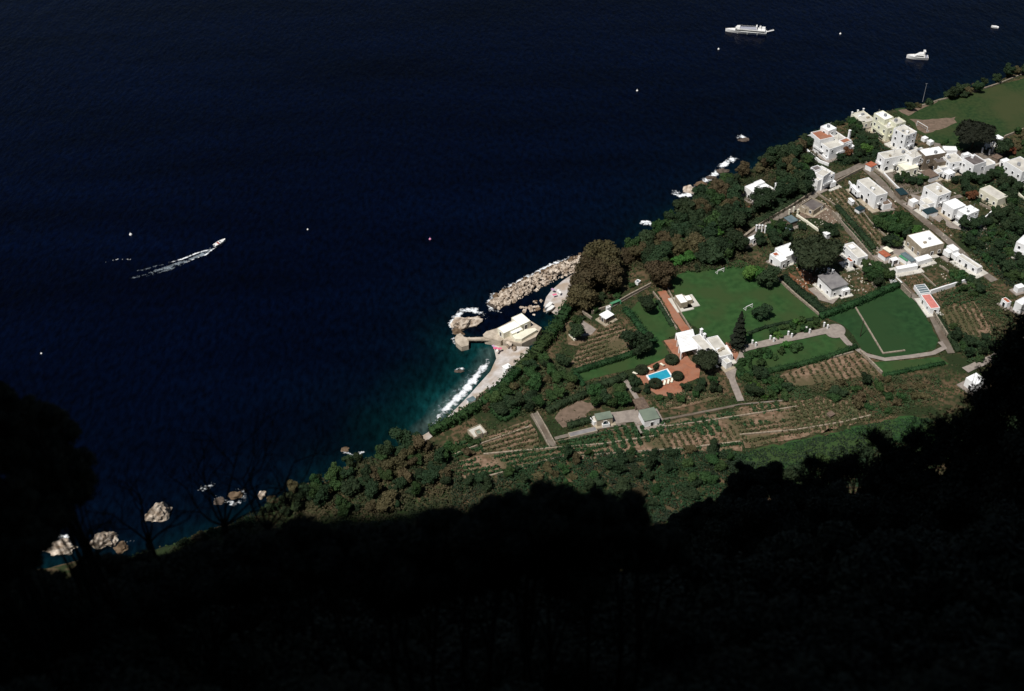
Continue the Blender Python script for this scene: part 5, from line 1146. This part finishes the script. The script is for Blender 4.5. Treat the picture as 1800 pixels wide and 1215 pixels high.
scatter([(1400,398),(1430,404),(1470,412),(1490,425),(1470,430),(1420,415)], 4.4, [(1,'broad','dark',2.0,3.0,'dark tree behind the great pine','trees behind the great pine')], seed=16)
scatter([(1180,500),(1215,478),(1250,462),(1300,452),(1320,460),(1340,476),(1310,462),(1262,468),(1200,486)], 4.4, [(2,'shrub','dark',1.6,2.4,'dark shrub along the top of the football lawn','shrubs along the football lawn'),(1,'shrub','green',1.6,2.4,'green shrub along the top of the football lawn','shrubs along the football lawn')], seed=17)
scatter([(1345,588),(1375,574),(1410,566),(1440,566),(1446,572),(1400,586),(1350,600)], 3.6, [(3,'shrub','green',1.5,2.2,'rounded citrus bush in the strip above the driveway','citrus bushes above the driveway'),(1,'shrub','bright',1.5,2.1,'light green citrus bush in the strip above the driveway','citrus bushes above the driveway')], seed=18)
scatter([(1312,624),(1345,614),(1385,606),(1400,615),(1380,630),(1330,645),(1298,655),(1300,640)], 3.8, [(3,'shrub','green',1.5,2.3,'leafy bush on the lawn below the driveway','bushes below the driveway'),(1,'shrub','bright',1.5,2.2,'light green bush on the lawn below the driveway','bushes below the driveway')], seed=19)
scatter([(880,690),(915,660),(960,628),(990,640),(1000,660),(1020,690),(960,722),(925,728),(890,732),(850,722)], 4.6, [(3,'broad','green',1.8,3.2,'green tree in the terraced garden above the beach','trees above the beach'),(3,'broad','dark',1.8,3.0,'dark tree in the terraced garden above the beach','trees above the beach'),(2,'shrub','olive',1.6,2.4,'olive shrub in the terraced garden above the beach','trees above the beach')], seed=20)
scatter([(1040,696),(1070,690),(1100,690),(1110,700),(1095,716),(1060,722),(1040,714)], 4.2, [(1,'broad','green',2.2,3.2,'green tree between the two green-roofed pavilions','trees between the pavilions'),(1,'broad','dark',2.4,3.4,'dark tree between the two green-roofed pavilions','trees between the pavilions')], seed=21)
scatter([(1104,668),(1120,662),(1140,688),(1130,696),(1118,690)], 3.2, [(1,'shrub','dark',1.5,2.1,'dark bush left of the pool terrace','bushes left of the pool terrace')], seed=22)
scatter([(1150,694),(1180,700),(1200,690),(1215,672),(1260,670),(1275,690),(1240,696),(1205,705),(1180,715),(1145,705)], 4.2, [(2,'broad','dark',1.4,2.2,'dark tree below the pool terrace','trees below the pool terrace'),(1,'broad','green',1.3,2.0,'green tree below the pool terrace','trees below the pool terrace')], seed=23)
scatter([(1300,668),(1360,658),(1375,672),(1420,682),(1400,700),(1330,702),(1306,695)], 3.8, [(2,'shrub','green',1.5,2.4,'green bush below the villa drive','bushes below the villa drive'),(1,'broad','dark',1.8,2.8,'dark small tree below the villa drive','bushes below the villa drive'),(1,'shrub','bright',1.4,2.0,'light green bush below the villa drive','bushes below the villa drive')], seed=24)
scatter([(1410,680),(1470,675),(1540,664),(1600,668),(1640,690),(1600,720),(1520,728),(1450,700)], 4.6, [(3,'shrub','olive',1.5,2.4,'dry olive bush on the rough terraces','bushes on the rough terraces'),(3,'shrub','green',1.5,2.4,'green bush on the rough terraces','bushes on the rough terraces'),(1,'broad','dark',1.8,2.6,'dark small tree on the rough terraces','bushes on the rough terraces')], seed=25)
scatter([(510,862),(560,838),(610,815),(690,790),(740,778),(770,800),(790,830),(820,850),(760,880),(650,905),(540,915),(470,905)], 4.8, [(3,'broad','olive',1.8,3.4,'olive brown bush tree on the lower coastal slope','bush trees on the lower coastal slope'),(4,'broad','dark',1.6,3.2,'dark bush tree on the lower coastal slope','bush trees on the lower coastal slope'),(2,'broad','green',2.2,3.4,'green bush tree on the lower coastal slope','bush trees on the lower coastal slope')], seed=26)
scatter([(300,966),(350,942),(420,918),(480,890),(510,868),(470,908),(400,940),(330,960)], 3.6, [(2,'shrub','dark',1.4,2.2,'dark shrub above the shore rocks','shrubs above the shore rocks'),(1,'shrub','olive',1.4,2.0,'olive shrub above the shore rocks','shrubs above the shore rocks')], seed=27)
scatter([(800,850),(880,838),(980,806),(1100,796),(1200,796),(1290,800),(1310,835),(1250,870),(1160,905),(1060,880),(960,850),(860,880)], 6.0, [(5,'broad','dark',1.6,2.8,'dark green tree in the belt below the vines','trees in the belt below the vines'),(3,'broad','green',1.5,2.6,'green tree in the belt below the vines','trees in the belt below the vines'),(1,'broad','olive',1.4,2.2,'olive brown tree in the belt below the vines','trees in the belt below the vines')], seed=28)
scatter([(1300,835),(1400,825),(1500,800),(1640,765),(1800,700),(1800,760),(1500,850),(1320,880)], 6.5, [(3,'broad','dark',2.6,4.0,'dark tree at the foot of the mountain slope','trees at the foot of the slope'),(2,'broad','green',2.4,3.6,'green tree at the foot of the mountain slope','trees at the foot of the slope')], seed=29)
scatter([(1660,560),(1700,600),(1760,600),(1800,560),(1850,580),(1800,640),(1720,640),(1680,625)], 4.6, [(2,'broad','dark',2.0,3.2,'dark tree in the gardens below the pink-tiled shed','trees below the pink-tiled shed'),(1,'shrub','green',1.6,2.4,'green bush in the gardens below the pink-tiled shed','trees below the pink-tiled shed')], seed=30)
scatter([(1640,480),(1665,470),(1690,478),(1720,500),(1730,530),(1700,525),(1665,490)], 4.0, [(2,'shrub','green',1.5,2.4,'green bush behind the white cottage row','bushes behind the cottage row'),(1,'broad','dark',1.8,2.6,'dark small tree behind the white cottage row','bushes behind the cottage row')], seed=31)
scatter([(1000,560),(1040,520),(1090,500),(1120,500),(1110,515),(1060,540),(1010,575)], 4.2, [(2,'shrub','green',1.3,2.2,'green bush on the grassy bank behind the cove','bushes behind the cove'),(1,'shrub','dark',1.3,2.2,'dark bush on the grassy bank behind the cove','bushes behind the cove'),(1,'shrub','olive',1.3,2.0,'olive bush on the grassy bank behind the cove','bushes behind the cove')], seed=32)
scatter([(770,788),(830,765),(838,790),(800,812),(770,805)], 4.0, [(2,'shrub','green',1.4,2.2,'green bush in the garden at the end of the beach','bushes at the end of the beach'),(1,'shrub','olive',1.4,2.0,'olive bush in the garden at the end of the beach','bushes at the end of the beach')], seed=33)
scatter([(1660,250),(1700,262),(1690,268),(1650,262)], 3.6, [(1,'shrub','green',1.2,1.8,'green bush between pitch and village row','bushes between pitch and village')], seed=34)
scatter([(1780,232),(1850,215),(1850,300),(1795,280)], 5, [(2,'shrub','olive',1.6,2.4,'olive bush beyond the orange tree','bushes beyond the orange tree'),(2,'shrub','green',1.6,2.4,'green bush beyond the orange tree','bushes beyond the orange tree')], seed=35)

def underbrush(label, px, hmax, dn, ma, leaf=0.55):
    poly = [G(p) for p in px]; x0 = min(p.x for p in poly); x1 = max(p.x for p in poly); y0 = min(p.y for p in poly); y1 = max(p.y for p in poly)
    n = int((x1-x0)*(y1-y0)*dn); C = np.column_stack([rng.uniform(x0, x1, n), rng.uniform(y0, y1, n)]); C = C[inpoly(C, poly)]
    hum = np.array([noise.noise(Vector((p[0]*0.33, p[1]*0.33, 1)))+0.6*noise.noise(Vector((p[0]*0.8, p[1]*0.8, 4))) for p in C])
    C = C[hum > -0.35]; hum = hum[hum > -0.35]; z_ = Hnp(C)[0]+np.clip(0.35+0.65*(hum+0.35), 0, 1.3)*hmax*rng.uniform(0.55, 1.0, len(C))
    V, F = quads(np.column_stack([C, z_]), leaf*rng.uniform(0.6, 1.3, len(C)), np.array([[0, 0, 0.9]]), 0.8)
    tag(link('undergrowth', npmesh('undergrowth', V, F, ma)), label, 'undergrowth', kind='stuff')
F_UND = mat('mixed_scrub_leaf', (0.018, 0.034, 0.014), (0.032, 0.044, 0.017), 0.9, 5, 0.8, 0, (0.3, 0.7), c3=(0.080, 0.066, 0.034), scale3=0.11)
F_UNG = mat('green_scrub_leaf', (0.014, 0.044, 0.018), (0.028, 0.066, 0.025), 0.9, 5, 0.8, 0, (0.3, 0.7), c3=(0.018, 0.034, 0.018), scale3=0.09)
F_UNM = mat('garden_scrub_leaf', (0.024, 0.060, 0.022), (0.044, 0.078, 0.029), 0.9, 5, 0.8, 0, (0.3, 0.7), c3=(0.075, 0.070, 0.034), scale3=0.16)
underbrush('dense scrub of the lower coastal slope', [(300,968),(410,920),(520,866),(610,824),(700,784),(760,778),(790,800),(830,845),(900,850),(1000,900),(600,960),(300,990)], 2.6, 7, F_UND)
underbrush('dense scrub of the belt below the vines', [(790,845),(880,836),(980,806),(1100,794),(1290,798),(1330,810),(1300,880),(1150,940),(800,920)], 2.4, 14, F_UNG, 0.45)
underbrush('rough grass of the green band below the vines', [(1290,802),(1345,788),(1450,767),(1530,746),(1600,734),(1640,737),(1640,762),(1500,802),(1400,827),(1300,837)], 0.7, 8, F_UNG, 0.5)
underbrush('scrub at the foot of the mountain', [(1330,836),(1500,802),(1640,762),(1830,690),(1830,800),(1500,880),(1300,900)], 2.4, 5, F_UNG)
underbrush('undergrowth of the coast wood', [(1096,472),(1104,444),(1190,382),(1290,316),(1402,260),(1436,240),(1436,290),(1410,330),(1340,395),(1300,430),(1330,470),(1190,482)], 2.4, 6, F_UND)
underbrush('undergrowth below the apartment house', [(1494,212),(1508,216),(1560,266),(1535,284),(1480,294),(1462,286),(1502,264)], 2.2, 7, F_UNG)
underbrush('undergrowth of the right-hand thicket', [(1690,398),(1730,380),(1830,372),(1830,525),(1770,505),(1710,448),(1684,420)], 2.0, 7, F_UNG)
underbrush('undergrowth of the garden above the beach', [(852,724),(915,664),(960,632),(1004,655),(1030,692),(960,724),(900,738)], 1.6, 7, F_UNM)
underbrush('undergrowth of the rough terraces', [(1300,666),(1370,662),(1400,682),(1545,664),(1650,660),(1660,700),(1540,740),(1480,742),(1500,704),(1380,704),(1310,708)], 1.2, 6, F_UNM)
underbrush('undergrowth below the pool', [(1145,698),(1205,690),(1270,680),(1290,700),(1240,700),(1170,720)], 1.2, 6, F_UNM)
underbrush('mixed low growth on the lower terraces', [(985,775),(1130,750),(1290,716),(1500,704),(1530,738),(1420,768),(1300,798),(1000,812),(800,848),(790,815),(850,795)], 0.6, 0.7, F_UNM, 0.55)
underbrush('mixed low growth on the middle gardens', [(1000,640),(1020,600),(1075,562),(1130,600),(1090,630),(1010,655)], 0.5, 0.7, F_UNM, 0.55)
underbrush('mixed low growth in the upper village plots', [(1436,346),(1484,330),(1575,420),(1540,450)], 0.5, 0.7, F_UNM, 0.5)
underbrush('mixed low growth in the plots right of the lane', [(1650,545),(1712,530),(1755,575),(1740,598),(1690,600)], 0.5, 0.7, F_UNM, 0.5)
underbrush('undergrowth in the village gardens', [(1570,300),(1640,312),(1660,335),(1600,340),(1570,322)], 1.0, 5, F_UNM)
underbrush('undergrowth beside the great pine', [(1330,420),(1390,402),(1480,412),(1500,430),(1400,480),(1350,470)], 1.0, 5, F_UNM)
underbrush('undergrowth behind the greenhouse', [(1640,505),(1690,480),(1740,500),(1780,560),(1800,600),(1700,640),(1668,590),(1745,590),(1712,530),(1652,542)], 1.2, 6, F_UNM)
underbrush('undergrowth below the tall white house', [(1740,310),(1830,310),(1830,375),(1770,372),(1700,350)], 1.4, 6, F_UNG)
# pale stones, pots and rubble lying about the gardens
V, F = [], []
for k in range(620):
    px = random.choice(((random.uniform(1520,1770), random.uniform(290,430)), (random.uniform(1540,1740), random.uniform(400,500)), (random.uniform(1400,1480), random.uniform(350,400)), (random.uniform(1400,1530), random.uniform(470,515))))
    g = G(px); s_ = random.uniform(0.10, 0.34); m0 = len(V); me = bmeshes[k % 9]
    for v_ in me.vertices: V.append((g.x+v_.co.x*s_, g.y+v_.co.y*s_, ZP+0.3+v_.co.z*s_))
    for f in me.polygons: F.append(tuple(m0+x for x in f.vertices))
tag(link('garden_rubble', pyd('garden_rubble', V, F, mat('pale_rubble', (0.60, 0.57, 0.50), (0.34, 0.29, 0.23), 0.5, 4))), 'pale stones and pots lying about the village gardens', 'rubble', kind='stuff')

# planted rows and rough ground cover: nobody could count the plants
def rows(label, px, ang_px, gap, step, ma, size=0.55, fill=0.85, h=0.5, n=5):
    n = int(n*2.6); fill = min(1, fill*1.45); gap = max(gap, 2.0)*1.12; step = min(step, 0.8); h = h+0.35
    poly = [G(p) for p in px]; a, b_ = G(ang_px[0]), G(ang_px[1]); d = (b_-a).normalized(); nn = Vector((-d.y, d.x, 0))
    ps = [(p.dot(d), p.dot(nn)) for p in poly]; u0, u1 = min(p[0] for p in ps), max(p[0] for p in ps); v0, v1 = min(p[1] for p in ps), max(p[1] for p in ps)
    U = np.arange(u0, u1, step); Vv = np.arange(v0, v1, gap); UU, VV = np.meshgrid(U, Vv); UU = UU.ravel()+rng.normal(0, step*0.2, UU.size); VV = VV.ravel()+rng.normal(0, gap*0.07, VV.size)
    Pt = np.column_stack([UU*d.x+VV*nn.x, UU*d.y+VV*nn.y]); k = inpoly(Pt, poly) & (rng.random(len(Pt)) < fill); Pt = Pt[k]
    pat = np.array([noise.noise(Vector((p[0]*0.12, p[1]*0.12, 5))) for p in Pt]); Pt = Pt[pat > -0.33]
    C = np.repeat(Pt, n, 0)+rng.normal(0, size*0.42, (len(Pt)*n, 2)); z_ = Hnp(C)[0]+rng.uniform(0.1, h, len(C))
    V, F = quads(np.column_stack([C, z_]), size*rng.uniform(0.6, 1.3, len(C)), np.array([[0, 0, 0.6]]), 1.0)
    tag(link('plant_rows', npmesh('plant_rows', V, F, ma)), label, 'plants', kind='stuff')
rows('vines in rows on the plot above the small lawn', [(1005,640),(1020,605),(1072,568),(1110,582),(1126,608),(1090,626),(1012,650)], ((1010,645),(1090,620)), 1.9, 0.7, F_VINED, 0.7)
rows('sparse vines on brown soil', [(1366,664),(1420,644),(1500,622),(1520,634),(1545,660),(1450,676),(1400,682)], ((1500,622),(1525,660)), 2.2, 1.2, F_VINED, 0.55, 0.6)
rows('vegetable rows right of the lane', [(1652,547),(1712,532),(1750,572),(1740,590),(1700,596),(1668,580)], ((1652,547),(1668,580)), 1.9, 0.9, F_VINED, 0.65, 0.75)
rows('vines on the lower terraces', [(840,770),(930,738),(948,770),(945,786),(850,794)], ((840,785),(930,760)), 1.8, 0.7, F_VINED, 0.65)
rows('vines on the lowest terraces', [(790,815),(900,790),(1000,785),(1060,778),(1060,800),(1000,806),(830,848),(790,838)], ((790,830),(1000,790)), 1.8, 0.7, F_VINE, 0.75)
rows('dense vine rows below the pavilions', [(1060,776),(1080,752),(1150,745),(1165,760),(1140,780),(1070,796)], ((1090,745),(1110,790)), 2.6, 0.5, F_VINE, 0.8, 0.95, 0.7, 7)
rows('dense vine rows below the pool', [(1210,750),(1225,730),(1250,728),(1275,745),(1260,765),(1225,768)], ((1240,730),(1262,765)), 2.6, 0.5, F_VINE, 0.8, 0.95, 0.7, 7)
rows('scattered vines on the pale soil', [(1130,766),(1160,750),(1210,745),(1290,750),(1310,770),(1200,795),(1130,788)], ((1220,750),(1240,785)), 1.9, 1.0, F_VINED, 0.6, 0.65)
rows('vines on the reddish terraces', [(1290,722),(1350,710),(1440,702),(1500,706),(1480,740),(1440,757),(1300,762)], ((1290,740),(1440,715)), 1.9, 0.9, F_VINED, 0.65, 0.65)
rows('vegetables in the long village garden', [(1440,347),(1480,332),(1510,372),(1540,400),(1570,420),(1540,446),(1500,405),(1465,370)], ((1480,335),(1545,410)), 1.9, 0.8, F_VINED, 0.65, 0.7)
rows('vegetables in the lower village garden', [(1476,395),(1500,420),(1530,452),(1540,446),(1500,404),(1480,385)], ((1480,395),(1530,450)), 1.6, 0.7, F_VINE, 0.6, 0.8)
rows('low crops behind the greenhouse', [(1660,520),(1700,505),(1725,530),(1700,540),(1665,535)], ((1660,525),(1700,510)), 1.6, 0.8, F_VINE, 0.65, 0.8)
rows('green crops on the middle terraces', [(1130,748),(1215,735),(1290,722),(1300,745),(1160,765)], ((1140,760),(1290,728)), 2.3, 0.6, F_VINE, 0.75, 0.9)
rows('crop rows running downhill beside the villa drive', [(1300,715),(1375,708),(1385,742),(1310,752)], ((1320,712),(1335,750)), 2.4, 0.6, F_VINE, 0.75, 0.85)
rows('crop rows on the lower terraces', [(1000,806),(1130,790),(1250,785),(1310,772),(1300,792),(1100,805)], ((1000,808),(1300,778)), 2.3, 0.6, F_VINE, 0.75, 0.9)
rows('vine rows on the ground between pavilion and ramp', [(975,800),(1060,780),(1075,752),(1040,760),(985,778)], ((985,785),(1060,768)), 2.0, 0.6, F_VINE, 0.75, 0.9)
rows('crop rows under the rough terraces', [(1390,706),(1500,702),(1535,738),(1440,757),(1395,750)], ((1440,704),(1462,755)), 2.2, 0.6, F_VINED, 0.75, 0.9)
rows('crop rows before the green band', [(1310,770),(1440,755),(1520,738),(1520,748),(1420,766),(1310,788)], ((1320,778),(1500,745)), 2.3, 0.6, F_VINED, 0.75, 0.85)
rows('green crops at the end of the beach gardens', [(760,795),(840,768),(850,795),(790,815)], ((770,800),(840,778)), 1.6, 0.7, F_VINE, 0.8, 0.9)
rows('young trees on the dry plot below the pool', [(1206,692),(1260,684),(1270,702),(1180,724),(1160,717)], ((1160,717),(1260,690)), 2.4, 1.6, F_VINED, 0.7, 0.7)
rows('crops below the pink-tiled shed', [(1668,585),(1700,598),(1740,592),(1760,600),(1720,625),(1690,615)], ((1670,590),(1740,600)), 1.6, 0.8, F_VINE, 0.7, 0.8)
rows('crops on the strip under the hedge', [(1310,670),(1366,662),(1400,684),(1340,700),(1310,700)], ((1310,680),(1380,670)), 1.6, 0.7, F_VINE, 0.8, 0.85)
# rough weeds over all unplanted ground
n = 420000
C = np.column_stack([rng.uniform(-120, 330, n), rng.uniform(195, 560, n)]); z_, sd_ = Hnp(C)
keep = (sd_ > -4)
for o in list(COL.objects):
    if o.type == 'MESH' and o.name.split('.')[0] in ('lawn', 'pitch', 'dirt_patch', 'terrace_paving', 'yard', 'lane', 'driveway', 'turning_circle', 'footpath', 'garden_path', 'meadow', 'soil_plot'):
        me = o.data; bb = np.array([v_.co[:2] for v_ in me.vertices]); sel = keep & (C[:, 0] > bb[:, 0].min()) & (C[:, 0] < bb[:, 0].max()) & (C[:, 1] > bb[:, 1].min()) & (C[:, 1] < bb[:, 1].max())
        soil_ = o.name.startswith('soil')
        idx = np.nonzero(sel)[0]
        if not len(idx): continue
        hit = np.zeros(len(idx), bool)
        for p in me.polygons: hit |= inpoly(C[idx], [me.vertices[i].co for i in p.vertices])
        if soil_: hit &= rng.random(len(idx)) < 0.86
        keep[idx[hit]] = False
pat = np.sin(C[:, 0]*0.21+2*np.sin(C[:, 1]*0.13))+np.sin(C[:, 1]*0.33+1.7*np.sin(C[:, 0]*0.19))
keep &= (pat+rng.normal(0, 0.7, n)) > -0.5
C = C[keep]; z_ = z_[keep]
for i, (ma, lab) in enumerate(((F_GREEN, 'low green weeds and ground cover'), (F_OLIVE, 'dry olive weeds and ground cover'))):
    sel = (rng.random(len(C)) < 0.72) == (i == 0)
    V, F = quads(np.column_stack([C[sel], z_[sel]+rng.uniform(0.05, 0.4, sel.sum())]), 0.62*rng.uniform(0.4, 1.3, sel.sum()), np.array([[0, 0, 0.8]]), 0.9)
    tag(link('ground_cover', npmesh('ground_cover', V, F, ma)), lab, 'ground cover', kind='stuff')

# ------------------------------------------------------------------ foreground: shaded shrubs on the ledge
def at(px, dist):
    v_ = (fwd*FPX+RT*(px[0]-CX)-UP*(px[1]-CY)).normalized(); return CAM+v_*dist
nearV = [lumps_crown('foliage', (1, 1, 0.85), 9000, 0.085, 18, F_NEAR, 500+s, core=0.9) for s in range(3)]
def spray_crown(seed):
    r_ = np.random.default_rng(seed); Cs = []; bm = bmesh.new()
    for b_ in range(46):
        d = r_.normal(size=3); d[2] = abs(d[2])*0.9+0.25; d /= np.linalg.norm(d); ln = r_.uniform(0.7, 1.8); o_ = np.array([0, 0, -0.95])+r_.normal(size=3)*0.08
        n_ = 170; t_ = r_.uniform(0.25, 1.0, n_); bend = r_.normal(size=3)*0.18
        pt = o_+d*(t_*ln)[:, None]+bend*(t_**2)[:, None]+r_.normal(size=(n_, 3))*(0.10+0.12*(1-t_))[:, None]; Cs.append(pt)
        p, q = Vector(o_), Vector(o_+d*ln*0.9+bend*0.8); dd = q-p
        bmesh.ops.create_cone(bm, segments=4, radius1=0.022, radius2=0.006, depth=dd.length, matrix=Matrix.Translation((p+q)/2) @ dd.to_track_quat('Z', 'Y').to_matrix().to_4x4(), cap_ends=False)
    C = np.vstack(Cs); V, F = quads(C, 0.085*r_.uniform(0.5, 1.3, len(C)), None, aspect=1.25)
    cv_ = np.array([v_.co[:] for v_ in bm.verts]); cf = np.array([[v_.index for v_ in f.verts] for f in bm.faces]); bm.free()
    return npmesh('foliage', np.vstack([V, cv_]), np.vstack([F, cf+len(V)]), F_NEAR)
nearS = [spray_crown(520+s) for s in range(4)]
def nshrub(px, dist, rpx, lab, grp, loose=False, sq=1.0):
    """px: point on the outline the crown's top reaches; rpx: crown radius in picture pixels"""
    R = rpx*dist/FPX; c = at((px[0], px[1]+rpx*0.9), dist); gz = LZ(c.x, c.y) if c.y < 8.7 else 272
    r = empty('ledge_shrub', (c.x, c.y, min(gz, c.z-0.2)), random.random()*6)
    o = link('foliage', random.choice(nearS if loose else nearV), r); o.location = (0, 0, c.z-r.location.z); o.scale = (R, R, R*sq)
    h = max(0.3, c.z-r.location.z); link('stem', trunk_mesh('stem', h, 0.010+0.02*R, 4, R*0.5, int(px[0]), CHARM), r)
    tag(r, lab, 'shrub', grp)
gL, gM, gR = 'black shrubs at the dark end of the ledge', 'rounded black shrubs on the ledge', 'black oak bushes on the ledge'
lab_m = 'rounded black shrub on the shaded ledge in front of the tree belt'
lab_r = 'black leafy oak bush on the shaded ledge before the gardens'
lab_l = 'black shrub on the shaded ledge below the shore rocks'
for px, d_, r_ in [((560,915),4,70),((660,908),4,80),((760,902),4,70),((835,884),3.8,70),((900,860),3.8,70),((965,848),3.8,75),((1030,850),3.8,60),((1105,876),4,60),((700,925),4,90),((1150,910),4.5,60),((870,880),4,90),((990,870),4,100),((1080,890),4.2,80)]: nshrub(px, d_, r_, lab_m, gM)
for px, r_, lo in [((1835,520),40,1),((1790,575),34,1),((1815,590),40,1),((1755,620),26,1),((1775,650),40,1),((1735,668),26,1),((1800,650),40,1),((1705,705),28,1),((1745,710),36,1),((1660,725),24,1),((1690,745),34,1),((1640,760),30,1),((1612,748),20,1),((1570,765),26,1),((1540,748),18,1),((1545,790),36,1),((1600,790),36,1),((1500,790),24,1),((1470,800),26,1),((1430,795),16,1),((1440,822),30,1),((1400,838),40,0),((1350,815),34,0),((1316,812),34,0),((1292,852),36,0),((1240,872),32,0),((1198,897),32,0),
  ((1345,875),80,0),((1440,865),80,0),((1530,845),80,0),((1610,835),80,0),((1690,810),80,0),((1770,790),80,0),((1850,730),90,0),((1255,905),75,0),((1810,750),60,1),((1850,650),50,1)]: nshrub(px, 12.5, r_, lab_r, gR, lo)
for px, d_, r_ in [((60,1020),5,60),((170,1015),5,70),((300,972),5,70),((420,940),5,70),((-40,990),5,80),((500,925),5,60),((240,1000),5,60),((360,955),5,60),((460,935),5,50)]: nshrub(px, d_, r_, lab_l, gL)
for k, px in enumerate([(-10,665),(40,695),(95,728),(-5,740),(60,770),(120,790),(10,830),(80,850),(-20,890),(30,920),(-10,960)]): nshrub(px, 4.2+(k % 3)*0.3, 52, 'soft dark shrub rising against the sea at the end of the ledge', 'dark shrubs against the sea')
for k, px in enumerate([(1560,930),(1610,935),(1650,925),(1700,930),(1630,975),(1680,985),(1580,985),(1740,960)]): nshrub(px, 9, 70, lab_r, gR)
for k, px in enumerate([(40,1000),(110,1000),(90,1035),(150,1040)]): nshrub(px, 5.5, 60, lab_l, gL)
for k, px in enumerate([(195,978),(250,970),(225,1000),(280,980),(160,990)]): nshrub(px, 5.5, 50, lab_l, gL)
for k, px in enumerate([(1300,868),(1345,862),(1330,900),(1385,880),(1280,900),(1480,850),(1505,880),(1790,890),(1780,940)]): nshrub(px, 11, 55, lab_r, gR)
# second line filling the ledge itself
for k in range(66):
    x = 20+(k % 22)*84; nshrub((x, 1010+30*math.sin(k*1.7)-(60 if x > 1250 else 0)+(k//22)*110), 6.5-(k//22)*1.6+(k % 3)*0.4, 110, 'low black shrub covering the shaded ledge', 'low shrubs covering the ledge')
def twigs(px, dist, hpx, n, lab, lean=0):
    base_ = at(px, dist); gz = LZ(base_.x, base_.y); root = empty('bare_shrub', (base_.x, base_.y, min(gz, base_.z))); rd = random.Random(int(px[0])); bm = bmesh.new(); s = dist/FPX
    def tube(p, q, ra, rb):
        d = q-p
        if d.length < 1e-4: return
        bmesh.ops.create_cone(bm, segments=5, radius1=ra, radius2=rb, depth=d.length, matrix=Matrix.Translation((p+q)/2) @ d.to_track_quat('Z', 'Y').to_matrix().to_4x4(), cap_ends=True)
    z0 = Vector((0, 0, base_.z-root.location.z))
    if z0.z > 0.05: tube(Vector((0, 0, -0.1)), z0, 0.03, 0.02)
    def grow(p, ang, ln, ra, depth):
        q = p
        for k in range(4):
            d = RT*math.sin(ang)+UP*math.cos(ang)+fwd*rd.uniform(-0.5, 0.2); nq = q+d*ln/4; tube(q, nq, ra*(1-k*0.15), ra*(1-(k+1)*0.15)); q = nq; ang += rd.uniform(-0.22, 0.28)
            if depth < 3 and k > 0 and rd.random() < 0.85: grow(q, ang+rd.choice((-1, 1))*rd.uniform(0.35, 0.8), ln*rd.uniform(0.45, 0.65), ra*0.55, depth+1)
    for i in range(n): grow(z0.copy(), lean+(i-(n-1)/2)*0.36+rd.uniform(-0.15, 0.15), hpx*s*rd.uniform(0.6, 1.0), 2.2*s, 0)
    me = bpy.data.meshes.new('branches'); bm.to_mesh(me); bm.free(); me.materials.append(mat('black_twig', (0.02, 0.016, 0.012), None, 3)); link('branches', me, root); tag(root, lab, 'shrub')
twigs((395,925), 6, 150, 7, 'bare black twigs fanning out in front of the foamy rocks')
twigs((470,930), 6, 130, 5, 'bare black twigs in front of the scrub slope', 0.2)
twigs((262,955), 6, 90, 5, 'bare black twigs crossing the big pale rock')
twigs((150,985), 6, 80, 5, 'bare black twigs in front of the flat pinkish rock', 0.5)
